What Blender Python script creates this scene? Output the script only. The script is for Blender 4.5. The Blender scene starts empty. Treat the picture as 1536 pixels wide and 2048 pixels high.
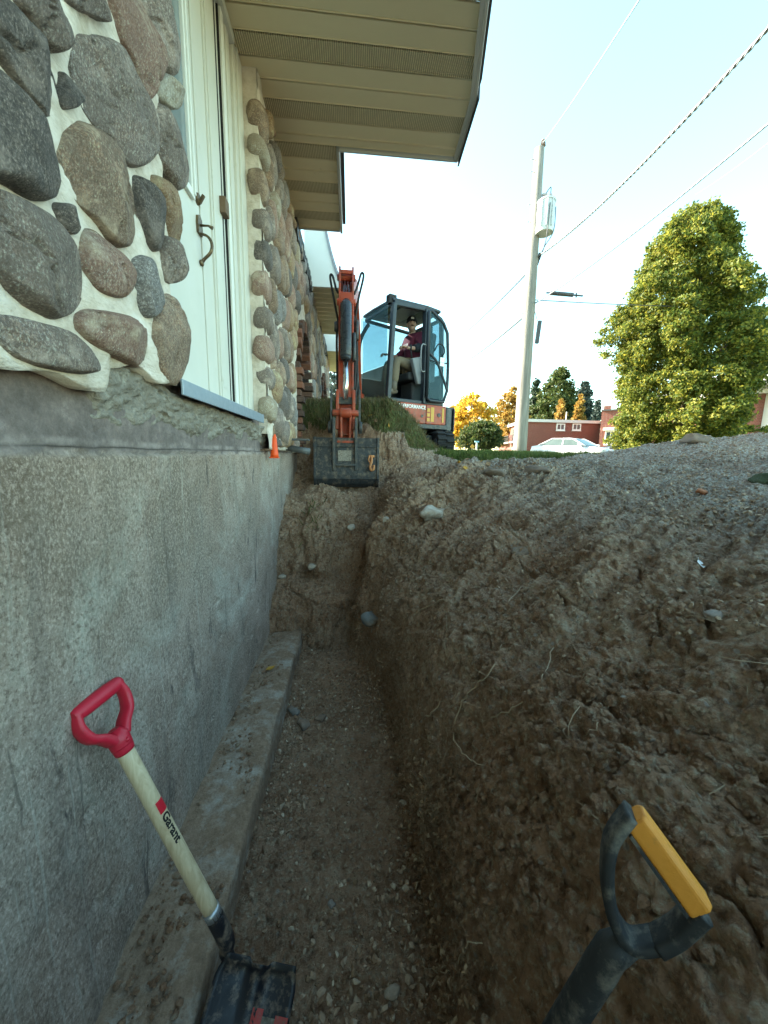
import bpy, math, random
import numpy as np
from mathutils import Vector, Matrix
random.seed(7); rng = np.random.default_rng(7)
S = bpy.context.scene; COL = S.collection
R = math.radians

# ------------------------------------------------------------------ camera, light, exposure
F = 740.0; PSI = R(5.2); PIT = R(8.9); ROL = R(1.0)
f0 = np.array([math.sin(PSI), math.cos(PSI), 0]); r0 = np.array([math.cos(PSI), -math.sin(PSI), 0]); z0 = np.array([0, 0, 1.0])
CF = f0*math.cos(PIT)-z0*math.sin(PIT); cu0 = f0*math.sin(PIT)+z0*math.cos(PIT)
CR = r0*math.cos(ROL)+cu0*math.sin(ROL); CU = cu0*math.cos(ROL)-r0*math.sin(ROL)
def ray(px, py): return CF+CR*(px-768)/F+CU*(1024-py)/F
def at(px, py, **k):
    (a, v), = k.items(); d = ray(px, py)
    return d*v if a == 'D' else d*(v/d['XYZ'.index(a)])
cam = bpy.data.cameras.new('camera'); camo = bpy.data.objects.new('camera', cam); COL.objects.link(camo)
cam.sensor_fit = 'VERTICAL'; cam.sensor_height = 36; cam.lens = 36*F/2048; cam.clip_start = .02; cam.clip_end = 3000
M4 = Matrix(((CR[0], CU[0], -CF[0], 0), (CR[1], CU[1], -CF[1], 0), (CR[2], CU[2], -CF[2], 0), (0, 0, 0, 1)))
camo.matrix_world = M4; S.camera = camo
SUN_AZ, SUN_EL = R(-62), R(25)          # azimuth from +Y towards +X
sdir = Vector((math.sin(SUN_AZ)*math.cos(SUN_EL), math.cos(SUN_AZ)*math.cos(SUN_EL), math.sin(SUN_EL)))
W = bpy.data.worlds.new('World'); S.world = W; W.use_nodes = True
nt = W.node_tree; nt.nodes.clear()
sk = nt.nodes.new('ShaderNodeTexSky'); sk.sky_type = 'NISHITA'; sk.sun_disc = False
sk.sun_elevation = SUN_EL; sk.sun_rotation = SUN_AZ; sk.air_density = 1.0; sk.dust_density = .5; sk.ozone_density = 8.0
tint = nt.nodes.new('ShaderNodeMix'); tint.data_type = 'RGBA'; tint.blend_type = 'MULTIPLY'; tint.inputs[0].default_value = 1
tint.inputs[7].default_value = (.96, .73, .385, 1)
bg = nt.nodes.new('ShaderNodeBackground'); bg.inputs[1].default_value = .15
wo = nt.nodes.new('ShaderNodeOutputWorld')
nt.links.new(sk.outputs[0], tint.inputs[6]); nt.links.new(tint.outputs[2], bg.inputs[0]); nt.links.new(bg.outputs[0], wo.inputs[0])
sl = bpy.data.lights.new('sun', 'SUN'); sl.energy = 2.1; sl.angle = R(.5); sl.color = (1, .93, .8)
so = bpy.data.objects.new('sun', sl); COL.objects.link(so); so.rotation_euler = (-sdir).to_track_quat('-Z', 'Y').to_euler()
so.location = (-20, 10, 30)
S.view_settings.view_transform = 'Standard'; S.view_settings.look = 'None'; S.view_settings.gamma = 1
S.view_settings.exposure = 3.72
S.render.engine = 'CYCLES'; S.cycles.max_bounces = 8; S.cycles.diffuse_bounces = 4; S.cycles.transparent_max_bounces = 12
S.cycles.use_denoising = True

# ------------------------------------------------------------------ helpers: objects
def tag(o, label=None, cat=None, group=None, kind=None):
    if label: o['label'] = label
    if cat: o['category'] = cat
    if group: o['group'] = group
    if kind: o['kind'] = kind
    return o
def empty(name, loc, label=None, cat=None, group=None):
    o = bpy.data.objects.new(name, None); COL.objects.link(o); o.location = loc; o.empty_display_size = .2
    return tag(o, label, cat, group)
def link(name, me, mats, parent=None):
    o = bpy.data.objects.new(name, me); COL.objects.link(o)
    if mats is not None and len(me.materials) == 0:
        for m in (mats if isinstance(mats, (list, tuple)) else [mats]): me.materials.append(m)
    if parent is not None:
        o.parent = parent
        if parent.type == 'EMPTY' and not parent.get('local'): o.location = -parent.location
    return o
def mesh_np(name, V, Fc, smooth=True):
    """V (n,3), Fc (m,k) constant k"""
    V = np.asarray(V, np.float32); Fc = np.asarray(Fc, np.int32); k = Fc.shape[1]
    me = bpy.data.meshes.new(name); me.vertices.add(len(V)); me.vertices.foreach_set('co', V.ravel())
    me.loops.add(Fc.size); me.loops.foreach_set('vertex_index', Fc.ravel())
    me.polygons.add(len(Fc)); me.polygons.foreach_set('loop_start', np.arange(0, Fc.size, k, dtype=np.int32))
    me.polygons.foreach_set('loop_total', np.full(len(Fc), k, np.int32))
    me.polygons.foreach_set('use_smooth', np.full(len(Fc), smooth, bool))
    me.update(calc_edges=True); me.validate(); return me
def grid_faces(ny, nx, closed=False):
    i = np.arange(ny-1)[:, None]; j = np.arange(nx if closed else nx-1)[None, :]; j1 = (j+1) % nx
    return np.stack([i*nx+j, i*nx+j1, (i+1)*nx+j1, (i+1)*nx+j], -1).reshape(-1, 4)
class MB:
    def __init__(s): s.v = []; s.f = []; s.sm = []; s.mi = []; s.cur = 0
    def add(s, V, Fc, smooth=False):
        n = len(s.v); s.v += [tuple(map(float, p)) for p in V]
        for q in Fc: s.f.append(tuple(int(i)+n for i in q)); s.sm.append(smooth); s.mi.append(s.cur)
        return s
    def box(s, c, d, rot=None):
        c = Vector(c); V = []
        for sx in (-.5, .5):
            for sy in (-.5, .5):
                for sz in (-.5, .5):
                    p = Vector((sx*d[0], sy*d[1], sz*d[2]))
                    if rot is not None: p = rot @ p
                    V.append(c+p)
        return s.add(V, [(0, 1, 3, 2), (4, 6, 7, 5), (0, 4, 5, 1), (2, 3, 7, 6), (0, 2, 6, 4), (1, 5, 7, 3)])
    def mm(s, a, b): return s.box([(a[i]+b[i])/2 for i in range(3)], [abs(b[i]-a[i]) for i in range(3)])
    def bar(s, p, q, w, h, up=(0, 0, 1)):
        p = Vector(p); q = Vector(q); d = (q-p); L = d.length; d.normalize(); up = Vector(up)
        if abs(d.dot(up)) > .98: up = Vector((0, 1, 0)) if abs(d.y) < .9 else Vector((1, 0, 0))
        x = d.cross(up).normalized(); y = x.cross(d).normalized()
        return s.box((p+q)/2, (w, L, h), Matrix((x, d, y)).transposed())
    def tube(s, pts, rad, n=8, cap=True):
        pts = [Vector(p) for p in pts]; m = len(pts)
        if not hasattr(rad, '__len__'): rad = [rad]*m
        t0 = (pts[1]-pts[0]).normalized(); a = Vector((0, 0, 1)) if abs(t0.z) < .9 else Vector((1, 0, 0)); x = t0.cross(a).normalized(); V = []
        for i, p in enumerate(pts):
            t = (pts[min(i+1, m-1)]-pts[max(i-1, 0)]).normalized(); x = (x-t*x.dot(t)).normalized(); y = t.cross(x)
            for k in range(n):
                th = 2*math.pi*k/n; V.append(p+(x*math.cos(th)+y*math.sin(th))*rad[i])
        Fc = [(i*n+k, i*n+(k+1) % n, (i+1)*n+(k+1) % n, (i+1)*n+k) for i in range(m-1) for k in range(n)]
        s.add(V, Fc, True)
        if cap:
            N = len(s.v)-m*n
            s.f.append(tuple(N+k for k in range(n))[::-1]); s.sm.append(False); s.mi.append(s.cur)
            s.f.append(tuple(N+(m-1)*n+k for k in range(n))); s.sm.append(False); s.mi.append(s.cur)
        return s
    def prism(s, poly, o, ax, ay, depth):
        """polygon in plane (ax, ay) from o, extruded by vector depth (both ways half)"""
        o = Vector(o); ax = Vector(ax); ay = Vector(ay); d = Vector(depth); n = len(poly)
        V = [o+ax*p[0]+ay*p[1]-d/2 for p in poly]+[o+ax*p[0]+ay*p[1]+d/2 for p in poly]
        return s.add(V, [tuple(range(n))[::-1], tuple(range(n, 2*n))]+[(k, (k+1) % n, n+(k+1) % n, n+k) for k in range(n)])
    def ell(s, c, r, rot=None, nu=10, nv=7):
        V = []; c = Vector(c)
        for i in range(nv):
            ph = math.pi*(i+.02)/(nv-1+.04)
            for k in range(nu):
                th = 2*math.pi*k/nu; p = Vector((math.sin(ph)*math.cos(th)*r[0], math.sin(ph)*math.sin(th)*r[1], math.cos(ph)*r[2]))
                if rot is not None: p = rot @ p
                V.append(c+p)
        return s.add(V, [(i*nu+k, (i+1)*nu+k, (i+1)*nu+(k+1) % nu, i*nu+(k+1) % nu) for i in range(nv-1) for k in range(nu)], True)
    def build(s, name, mats, parent=None, bevel=0, seg=2):
        me = bpy.data.meshes.new(name); me.from_pydata(s.v, [], s.f); me.update()
        me.polygons.foreach_set('use_smooth', s.sm); me.polygons.foreach_set('material_index', s.mi)
        o = link(name, me, mats, parent)
        if bevel:
            b = o.modifiers.new('bevel', 'BEVEL'); b.width = bevel; b.segments = seg; b.limit_method = 'ANGLE'; b.angle_limit = R(40)
        return o
def text_mesh(s, size, extrude=.0006, bold=0.0):
    cu = bpy.data.curves.new('lettering', 'FONT'); cu.body = s; cu.size = size; cu.extrude = extrude; cu.offset = bold; cu.align_x = 'LEFT'; cu.resolution_u = 4
    o = bpy.data.objects.new('lettering', cu); COL.objects.link(o)
    dg = bpy.context.evaluated_depsgraph_get(); me = bpy.data.meshes.new_from_object(o.evaluated_get(dg))
    bpy.data.objects.remove(o); me.materials.clear(); return me
def map_mesh(me, fn):
    for v in me.vertices: v.co = fn(v.co)
    me.update(); return me
def smooth_path(pts, n=4):
    P = [Vector(p) for p in pts]; out = []
    for i in range(len(P)-1):
        a, b, c, d = P[max(i-1, 0)], P[i], P[i+1], P[min(i+2, len(P)-1)]
        for k in range(n):
            t = k/n; out.append(.5*((2*b)+(c-a)*t+(2*a-5*b+4*c-d)*t*t+(3*b-a-3*c+d)*t**3))
    return out+[P[-1]]

# ------------------------------------------------------------------ helpers: noise (numpy)
def _h(ix, iy, iz, seed):
    n = (ix.astype(np.uint32)*np.uint32(374761393) ^ iy.astype(np.uint32)*np.uint32(668265263) ^ iz.astype(np.uint32)*np.uint32(2147483647) ^ np.uint32(seed*1274126177 & 0xffffffff))
    n = (n ^ (n >> np.uint32(13)))*np.uint32(1274126177); n = (n ^ (n >> np.uint32(15)))*np.uint32(2246822519); n ^= n >> np.uint32(14)
    return n.astype(np.float64)/4294967295.0
def vn(p, seed=0):
    i = np.floor(p).astype(np.int64); f = p-i; u = f*f*(3-2*f); x, y, z = i[:, 0], i[:, 1], i[:, 2]; r = 0
    for a in (0, 1):
        for b in (0, 1):
            for c in (0, 1):
                w = (u[:, 0] if a else 1-u[:, 0])*(u[:, 1] if b else 1-u[:, 1])*(u[:, 2] if c else 1-u[:, 2])
                r = r+w*_h(x+a, y+b, z+c, seed)
    return r*2-1
ROTN = np.array([[.8, .36, -.48], [-.6, .48, -.64], [0, .8, .6]])
def fbm(p, octv=4, seed=0, gain=.5):
    a = 1.; r = 0; q = p @ ROTN
    for k in range(octv): r = r+a*vn(q, seed+k); q = (q*2.03) @ ROTN; a *= gain
    return r
def worley(p, seed=0):
    i = np.floor(p).astype(np.int64); best = np.full(len(p), 9.); cid = np.zeros(len(p))
    for a in (-1, 0, 1):
        for b in (-1, 0, 1):
            for c in (-1, 0, 1):
                x, y, z = i[:, 0]+a, i[:, 1]+b, i[:, 2]+c
                d = (x+_h(x, y, z, seed)-p[:, 0])**2+(y+_h(x, y, z, seed+1)-p[:, 1])**2+(z+_h(x, y, z, seed+2)-p[:, 2])**2
                m = d < best; best = np.where(m, d, best); cid = np.where(m, _h(x, y, z, seed+3), cid)
    return np.sqrt(best), cid
def ss(a, b, x): t = np.clip((x-a)/(b-a), 0, 1); return t*t*(3-2*t)

# ------------------------------------------------------------------ helpers: materials
class NT:
    def __init__(s, name):
        s.m = bpy.data.materials.new(name); s.m.use_nodes = True; s.t = s.m.node_tree; s.t.nodes.clear()
        s.out = s.n('OutputMaterial'); s.b = s.n('BsdfPrincipled'); s.l(s.b.outputs[0], s.out.inputs[0]); s.tc = s.n('TexCoord')
        s.P = s.n('NewGeometry').outputs['Position']
    def n(s, k): return s.t.nodes.new('ShaderNode'+k)
    def l(s, a, b): s.t.links.new(a, b)
    def noise(s, scale, detail=4, rough=.55, vec=None, dist=0, stretch=None):
        k = s.n('TexNoise'); k.inputs['Scale'].default_value = scale; k.inputs['Detail'].default_value = detail; k.inputs['Roughness'].default_value = rough; k.inputs['Distortion'].default_value = dist
        v = vec or s.P
        if stretch: v = s.map(v, stretch)
        s.l(v, k.inputs['Vector']); return k.outputs[0]
    def map(s, v, sc, rot=(0, 0, 0)):
        m = s.n('Mapping'); m.inputs['Scale'].default_value = sc; m.inputs['Rotation'].default_value = rot; s.l(v, m.inputs[0]); return m.outputs[0]
    def voro(s, scale, feat='F1', vec=None, out=0):
        k = s.n('TexVoronoi'); k.feature = feat; k.inputs['Scale'].default_value = scale; s.l(vec or s.P, k.inputs['Vector']); return k.outputs[out]
    def ramp(s, fac, stops, interp='LINEAR'):
        k = s.n('ValToRGB'); k.color_ramp.interpolation = interp; e = k.color_ramp.elements
        while len(e) < len(stops): e.new(.5)
        for i, (p, c) in enumerate(stops):
            e[i].position = p; e[i].color = (*c, 1) if hasattr(c, '__len__') else (c, c, c, 1)
        s.l(fac, k.inputs[0]); return k.outputs[0]
    def mix(s, fac, a, b, mode='MIX'):
        k = s.n('Mix'); k.data_type = 'RGBA'; k.blend_type = mode
        for q, v in ((0, fac), (6, a), (7, b)):
            sock = k.inputs[q]
            if hasattr(v, 'is_output'): s.l(v, sock)
            elif hasattr(v, '__len__'): sock.default_value = (*v, 1)
            else: sock.default_value = v if q == 0 else (v, v, v, 1)
        return k.outputs[2]
    def math(s, op, a, b=0.0, clamp=False):
        k = s.n('Math'); k.operation = op; k.use_clamp = clamp
        for sock, v in ((k.inputs[0], a), (k.inputs[1], b)):
            if hasattr(v, 'is_output'): s.l(v, sock)
            else: sock.default_value = v
        return k.outputs[0]
    def sep(s, v): k = s.n('SeparateXYZ'); s.l(v, k.inputs[0]); return k.outputs
    def bump(s, h, dist=.01, strength=1.0, prev=None):
        k = s.n('Bump'); k.inputs['Distance'].default_value = dist; k.inputs['Strength'].default_value = strength; s.l(h, k.inputs['Height'])
        if prev: s.l(prev, k.inputs['Normal'])
        s.l(k.outputs[0], s.b.inputs['Normal']); return k.outputs[0]
    def set(s, col=None, rough=.7, metal=0, spec=.5):
        if col is not None:
            if hasattr(col, 'is_output'): s.l(col, s.b.inputs['Base Color'])
            else: s.b.inputs['Base Color'].default_value = (*col, 1)
        if hasattr(rough, 'is_output'): s.l(rough, s.b.inputs['Roughness'])
        else: s.b.inputs['Roughness'].default_value = rough
        s.b.inputs['Metallic'].default_value = metal; s.b.inputs['Specular IOR Level'].default_value = spec
        return s.m
def simple(name, col, rough=.6, var=.25, scale=6, bump=.3, bscale=80, bdist=.002, metal=0, dirt=None, dirtamt=.45, spec=.4):
    t = NT(name); a = np.array(col)
    c = t.mix(t.noise(scale, 5, .6), tuple(a*(1-var)), tuple(np.minimum(a*(1+var), .95)))
    if dirt is not None:
        c = t.mix(t.ramp(t.noise(scale*1.7+3, 7, .7), [(dirtamt, 0.), (dirtamt+.18, 1.)]), c, dirt)
    if bump: t.bump(t.noise(bscale, 5, .6), bdist, bump)
    return t.set(c, t.ramp(t.noise(scale*3, 4), [(.3, max(rough-.12, .05)), (.7, min(rough+.12, 1.))]), metal, spec)
# ------------------------------------------------------------------ ground materials
def soil_mat():
    t = NT('soil')
    n1 = t.noise(1.3, 5, .6); n2 = t.noise(9, 9, .78); n3 = t.noise(70, 5, .7)
    c = t.ramp(n2, [(.3, (0.222, 0.126, 0.075)), (.45, (0.402, 0.245, 0.158)), (.56, (0.527, 0.346, 0.237)), (.72, (0.620, 0.513, 0.379))])
    c = t.mix(t.ramp(n1, [(.42, 0.), (.62, .55)]), c, (0.457, 0.243, 0.139))                      # rusty subsoil
    x = t.sep(t.P)
    grav = t.math('MULTIPLY', t.ramp(t.math('ADD', t.math('ADD', t.math('MULTIPLY', x[0], .33), t.math('MULTIPLY', x[2], .45)), t.math('MULTIPLY', n1, .55)), [(.42, 0.), (.75, 1.)]), .8)
    gv = t.n('TexVoronoi'); gv.inputs['Scale'].default_value = 62; t.l(t.P, gv.inputs['Vector'])
    gc = t.mix(t.sep(gv.outputs['Color'])[0], (0.429, 0.320, 0.259), (0.620, 0.620, 0.577))
    gc = t.mix(t.ramp(gv.outputs['Distance'], [(.35, 0.), (.75, .8)]), gc, (0.304, 0.205, 0.151))
    c = t.mix(grav, c, gc)
    v2 = t.n('TexVoronoi'); v2.inputs['Scale'].default_value = 34; t.l(t.P, v2.inputs['Vector'])
    speck = t.math('MULTIPLY', t.ramp(v2.outputs['Distance'], [(.16, 1.), (.26, 0.)]), t.ramp(t.sep(v2.outputs['Color'])[1], [(.72, 0.), (.76, .8)]))
    c = t.mix(speck, c, t.mix(t.sep(v2.outputs['Color'])[2], (0.277, 0.217, 0.176), (0.527, 0.462, 0.416)))
    c = t.mix(t.ramp(t.noise(38, 7, .75), [(.5, 0.), (.62, .7)]), c, (0.165, 0.089, 0.054)); c = t.mix(t.ramp(n3, [(.5, 0.), (.66, .6)]), c, (0.620, 0.551, 0.416))
    h = t.math('ADD', t.math('MULTIPLY', n3, .5), t.math('MULTIPLY', t.math('SUBTRACT', 1., gv.outputs['Distance']), t.math('MULTIPLY', grav, .9)))
    b1 = t.bump(t.noise(26, 8, .75), .035, 1.); b2 = t.bump(t.noise(75, 7, .8), .016, 1., b1)
    t.bump(h, .014, 1., b2)
    return t.set(c, .95, 0, .15)
M_soil = soil_mat()
def lawn_mat():
    t = NT('lawn_turf'); c = t.ramp(t.noise(3, 6, .65), [(.3, (.08, .075, .035)), (.55, (.1, .12, .04)), (.75, (.17, .145, .075))])
    t.bump(t.noise(60, 4), .03, 1); return t.set(c, .9, 0, .2)
M_lawn = lawn_mat()
def asphalt():
    t = NT('asphalt'); c = t.ramp(t.noise(40, 5), [(.3, .04), (.7, .07)]); return t.set(c, .9)
M_road = asphalt()
def leafmat(name, cols, trans=.45, rough=.55):
    t = NT(name); g = t.n('NewGeometry'); n = len(cols)
    c = t.ramp(g.outputs['Random Per Island'], [(i/max(n-1, 1), k) for i, k in enumerate(cols)])
    c = t.mix(t.noise(.6, 3), c, t.mix(.5, c, cols[0]))
    t.set(c, rough, 0, .3); tr = t.n('BsdfTranslucent'); t.l(c, tr.inputs[0]); mx = t.n('MixShader'); mx.inputs[0].default_value = trans
    t.l(t.b.outputs[0], mx.inputs[1]); t.l(tr.outputs[0], mx.inputs[2]); t.l(mx.outputs[0], t.out.inputs[0]); return t.m
M_grass = leafmat('grass_blades', [(.07, .11, .025), (.11, .17, .035), (.17, .2, .05), (.26, .22, .09)], .35)
M_dry = leafmat('dry_turf_blades', [(.09, .1, .035), (.17, .15, .06), (.26, .2, .1), (.2, .13, .07)], .3)
def pebble_mat():
    t = NT('pebbles'); g = t.n('NewGeometry')
    c = t.ramp(g.outputs['Random Per Island'], [(0, (0.194, 0.126, 0.080)), (.5, (0.355, 0.257, 0.180)), (.9, (0.458, 0.352, 0.260)), (1, (0.620, 0.525, 0.407))])
    c = t.mix(t.ramp(t.noise(45, 4), [(.4, 0.), (.7, .6)]), c, (0.263, 0.163, 0.099)); t.bump(t.noise(160, 3), .002, .6); return t.set(c, .92, 0, .2)
M_peb = pebble_mat()
def rockmat(name, a, b): 
    t = NT(name); c = t.mix(t.noise(20, 6, .65), a, b); c = t.mix(t.ramp(t.noise(9, 6, .7), [(.44, 0.), (.62, .85)]), c, (.26, .18, .125)); t.bump(t.noise(60, 6, .7), .006, .8); return t.set(c, .9, 0, .25)
M_rock = [rockmat('rock_grey', (.16, .15, .14), (.3, .28, .26)), rockmat('rock_pale', (.34, .28, .22), (.5, .44, .37)), rockmat('rock_brown', (.12, .09, .07), (.24, .18, .14)), rockmat('rock_blue', (.13, .15, .17), (.3, .33, .35))]

# ------------------------------------------------------------------ terrain
FLOOR = -1.45
XR = lambda y: np.interp(y, [-1, 1.3, 1.7, 2.2, 2.7, 3.2, 4.2], [.26, .26, .24, .15, .0, .13, .24])
YE = lambda x: 2.66+.05*np.sin(x*9)+.12*(x+.3)
NEARP = ([0, .03, .09, .21, .46, .9, 1.5, 2.3, 3.2, 5], [-1.45, -1.12, -.89, -.71, -.54, -.37, -.22, -.1, .02, .06])
FARP = ([0, .05, .11, .19, .3, .6, 1.0, 1.8, 3.0, 5], [-1.45, -1.05, -.6, -.33, -.24, -.17, -.1, -.06, .0, .06])
def lawn_z(x, y): return np.interp(y, [3.8, 4.6, 6.1, 9, 14, 18, 30, 80, 900], [-.1, -.03, .03, .08, -.1, -.45, -.5, -.35, 2.])+0*x
def gauss(x, y, cx, cy, sx, sy): return np.exp(-((x-cx)/sx)**2-((y-cy)/sy)**2)
def ground(x, y):
    d = np.maximum(x-XR(y), 0); k = ss(2.4, 3.05, y)
    bank = np.interp(d, *NEARP)*(1-k)+np.interp(d, *FARP)*k
    bank = np.where(x < XR(y), FLOOR, bank)
    e = y-YE(x)
    endz = np.interp(e, [0, .05, .14, .27, .33, .5, .72, 1.0, 1.3, 1.55, 1.75], [-1.45, -1.22, -1.08, -1.0, -.78, -.6, -.46, -.37, -.34, -.2, .0])
    endz = np.where(e < 0, FLOOR, endz)
    g = np.maximum(bank, endz)
    # spoil heap on the right
    g = g+.25*gauss(x, y, 4.0, 3.7, .9, .7)+.10*gauss(x, y, 5.6, 3.4, 1.0, .8)
    # dip just before the cut edge of the lawn
    g = g-.05*gauss(x, y, 1.7, 4.1, .8, .3)
    # mound of rolled sod between wall and machine
    mx = ss(1.22, .45, x)*(.9+.1*ss(-.6, -.1, x)); my = ss(3.95+.25*ss(.3, 0, x), 4.65, y)*ss(6.0, 5.2, y)
    m = .64*mx*my
    lz = lawn_z(x, y); lw = ss(4.35, 4.62, y+.12*np.sin(x*5)+.1*np.sin(x*13)+.25*ss(2.6, 4, x)*-1)
    g = g*(1-lw)+np.maximum(lz, g*ss(6, 4.6, y))*lw
    return g+np.maximum(m-np.maximum(g, 0), 0)
def axis(segs):
    out = []
    for a, b, st in segs: out += list(np.arange(a, b-1e-9, st))
    return np.array(out+[segs[-1][1]])
gx = axis([(-.62, -.3, .012), (-.3, .2, .008), (.2, .8, .0046), (.8, 1.3, .0062), (1.3, 2.2, .0095), (2.2, 3.5, .016), (3.5, 7, .04)])
gy = axis([(-.6, .2, .03), (.2, 1.4, .0052), (1.4, 2.4, .0066), (2.4, 3.1, .0066), (3.1, 4.4, .010), (4.4, 5.2, .02), (5.2, 7.2, .04)])
X, Y = np.meshgrid(gx, gy); xf, yf = X.ravel(), Y.ravel()
wob = .035*vn(np.stack([xf*2.2, yf*2.2, 0*xf], 1), 3)+.02*vn(np.stack([xf*6, yf*6, 0*xf], 1), 4)
wob2 = ss(2.45, 2.7, yf)*(.06*vn(np.stack([xf*4, 0*xf, yf*3], 1), 14)+.03*vn(np.stack([xf*11, 0*xf, yf*9], 1), 15)); Z = ground(xf+wob*ss(-.3, 0, xf), yf+wob+wob2)
V = np.stack([xf, yf, Z], 1).reshape(len(gy), len(gx), 3)
du = np.gradient(V, axis=1); dv = np.gradient(V, axis=0); N = np.cross(du, dv); N /= np.linalg.norm(N, axis=2, keepdims=True)+1e-9
P = V.reshape(-1, 3); RG1 = ss(1.3, 1.9, yf)*ss(3.5, 2.9, yf)*ss(.12, .35, xf-XR(yf))*ss(2.3, 1.5, xf)*ss(-.5, .2, fbm(P*2.1, 2, 13)+.35); RG2 = ss(1.15, .8, yf)*ss(.1, .25, xf-XR(yf)); CRB = ss(-.3, .4, fbm(P*1.7, 3, 7)+.9*(-.55-P[:, 2]))*(1-.8*RG1)*(1-.45*RG2); Nf = N.reshape(-1, 3)
slope = np.clip(1-Nf[:, 2], 0, 1)
dug = ss(4.9, 4.2, yf)                                   # 1 in bare soil
bk = np.maximum(ss(.0, .35, xf-XR(yf)), ss(2.5, 2.7, yf))
amp = (.35+.65*bk)*(.35+.65*dug)
disp = .045*fbm(P*3.1, 3, 11)*amp
disp += .021*fbm(P*9, 3, 21)*amp
w1, c1 = worley(P*11, 31); disp += (.022*(.55-w1)*(c1 > .6))*amp*ss(2.6, .9, xf)*1.0
w2, c2 = worley(P*30, 41); disp += .018*(.5-w2)*(c2 > .35)*(.4+.6*dug)*(.3+.7*bk)*(.15+.85*CRB); w3, c3 = worley(P*62, 47); disp += .010*(.5-w3)*(c3 > .4)*dug*(.3+.7*CRB)
# scrape marks left by the bucket, running up the slope
ax_ = P @ np.array([.83, .5, .25]); bx_ = P @ np.array([-.5, .83, .2])
scr = vn(np.stack([ax_*1.1, bx_*15, P[:, 2]*2], 1), 51)+.5*vn(np.stack([ax_*2.3, bx_*37, P[:, 2]*4], 1), 52)
disp += .026*vn(np.stack([xf*3, 0*xf, P[:, 2]*15], 1), 58)*ss(2.6, 2.75, yf)*ss(.25, .1, xf)*dug; a2_ = P @ np.array([.55, -.78, -.3]); b2_ = P @ np.array([.75, .62, .22]); disp += .016*RG2*(vn(np.stack([a2_*2.2, b2_*21, P[:, 2]*2], 1), 54)+.6*vn(np.stack([a2_*5, b2_*48, P[:, 2]*3], 1), 55)); disp += .020*RG1*(1-2*np.abs(vn(np.stack([ax_*.8, bx_*17, 0*ax_], 1), 56)))*dug+.012*RG1*vn(np.stack([ax_*1.6, bx_*42, 0*ax_], 1), 59)*dug; disp += .036*scr*bk*dug*(1-.55*CRB)*(1-.85*ss(.35, .7, slope)*ss(2.4, 3., yf))*ss(.5, 1.3, yf)*ss(3.4, 1.2, xf)
disp += .02*(.35-np.abs(fbm(P*13, 3, 57)))*bk*dug*(.15+.85*CRB); crk = np.abs(fbm(P*np.array([5, 5, 3.]), 3, 61)); disp -= .03*ss(.07, .0, crk)*bk*dug*ss(2, .8, xf)
disp += .014*fbm(P*45, 3, 71)*(.4+.6*dug)
fl = (xf < XR(yf)+.02) & (yf < 2.6); disp = np.where(fl, disp*.55+.02*fbm(P*4, 2, 81), disp)
P2 = P+Nf*disp[:, None]; P2[:, 0] = np.maximum(P2[:, 0], -.64)
me = mesh_np('dirt_ground', P2, grid_faces(len(gy), len(gx)))
V2 = P2.reshape(len(gy), len(gx), 3); N2 = np.cross(np.gradient(V2, axis=1), np.gradient(V2, axis=0)); N2 = (N2/(np.linalg.norm(N2, axis=2, keepdims=True)+1e-9)).reshape(-1, 3)
me.materials.append(M_soil); me.materials.append(M_lawn)
fy = P[grid_faces(len(gy), len(gx))[:, 0]]
turf = (lawn_z(0, yf) > -.2) & (yf > 4.46+.12*np.sin(xf*5)*-1+.1*vn(np.stack([xf*3, yf*3, 0*xf], 1), 9)) & (np.abs(Z-lawn_z(xf, yf)) < .06) & (xf < 3.4)
mtop = (yf < 6.2) & (xf < 1.35) & (((yf > 4.25) & (Z > .26+.1*vn(np.stack([xf*6, yf*6, 0*xf], 1), 17))) | ((xf > .62) & (yf > 4.3) & (Z > .05)))
TURF = turf | mtop
fi = grid_faces(len(gy), len(gx))[:, 0]
me.polygons.foreach_set('material_index', TURF[fi].astype(np.int32)); me.update()
dirt = tag(link('dirt_ground', me, None), kind='structure')
# depth test helper: a point of the dirt surface as the lens sees it
PD = P2 @ CF; PX = 768+F*(P2 @ CR)/np.maximum(PD, .01); PY = 1024-F*(P2 @ CU)/np.maximum(PD, .01)
def on_dirt(px, py, rad=9):
    d2 = (PX-px)**2+(PY-py)**2; c = np.where((d2 < rad*rad) & (PD > .1))[0]
    if len(c) == 0: c = np.array([np.argmin(np.where(PD > .1, d2, 1e12))])
    near = PD[c].min(); c = c[PD[c] < near+.05+.03*near]; i = c[np.argmin(d2[c])]
    return P2[i].copy(), N2[i].copy()
# far ground: lawn, falling to the street, out to the horizon
ys = axis([(7.1, 20, .5), (20, 60, 2.5), (60, 300, 20), (300, 900, 100)]); xs = np.concatenate([np.linspace(-600, -40, 12), np.linspace(-30, 60, 61), np.linspace(80, 700, 14)])
Xg, Yg = np.meshgrid(xs, ys); zf = lawn_z(Xg, Yg)+.03*vn(np.stack([Xg.ravel()*.4, Yg.ravel()*.4, 0*Xg.ravel()], 1), 5).reshape(Xg.shape)*ss(8, 12, Yg)-.012
tag(link('lawn', mesh_np('lawn', np.stack([Xg, Yg, zf], -1).reshape(-1, 3), grid_faces(len(ys), len(xs))), M_lawn), kind='structure')
ys = axis([(-60, 7.2, 1.2)]); xs = np.concatenate([[6.95], np.linspace(8, 60, 20), [120, 300, 700]])
Xg, Yg = np.meshgrid(xs, ys); zf = .05+.09*ss(3, 7, Yg)-.02+0*Xg
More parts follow.
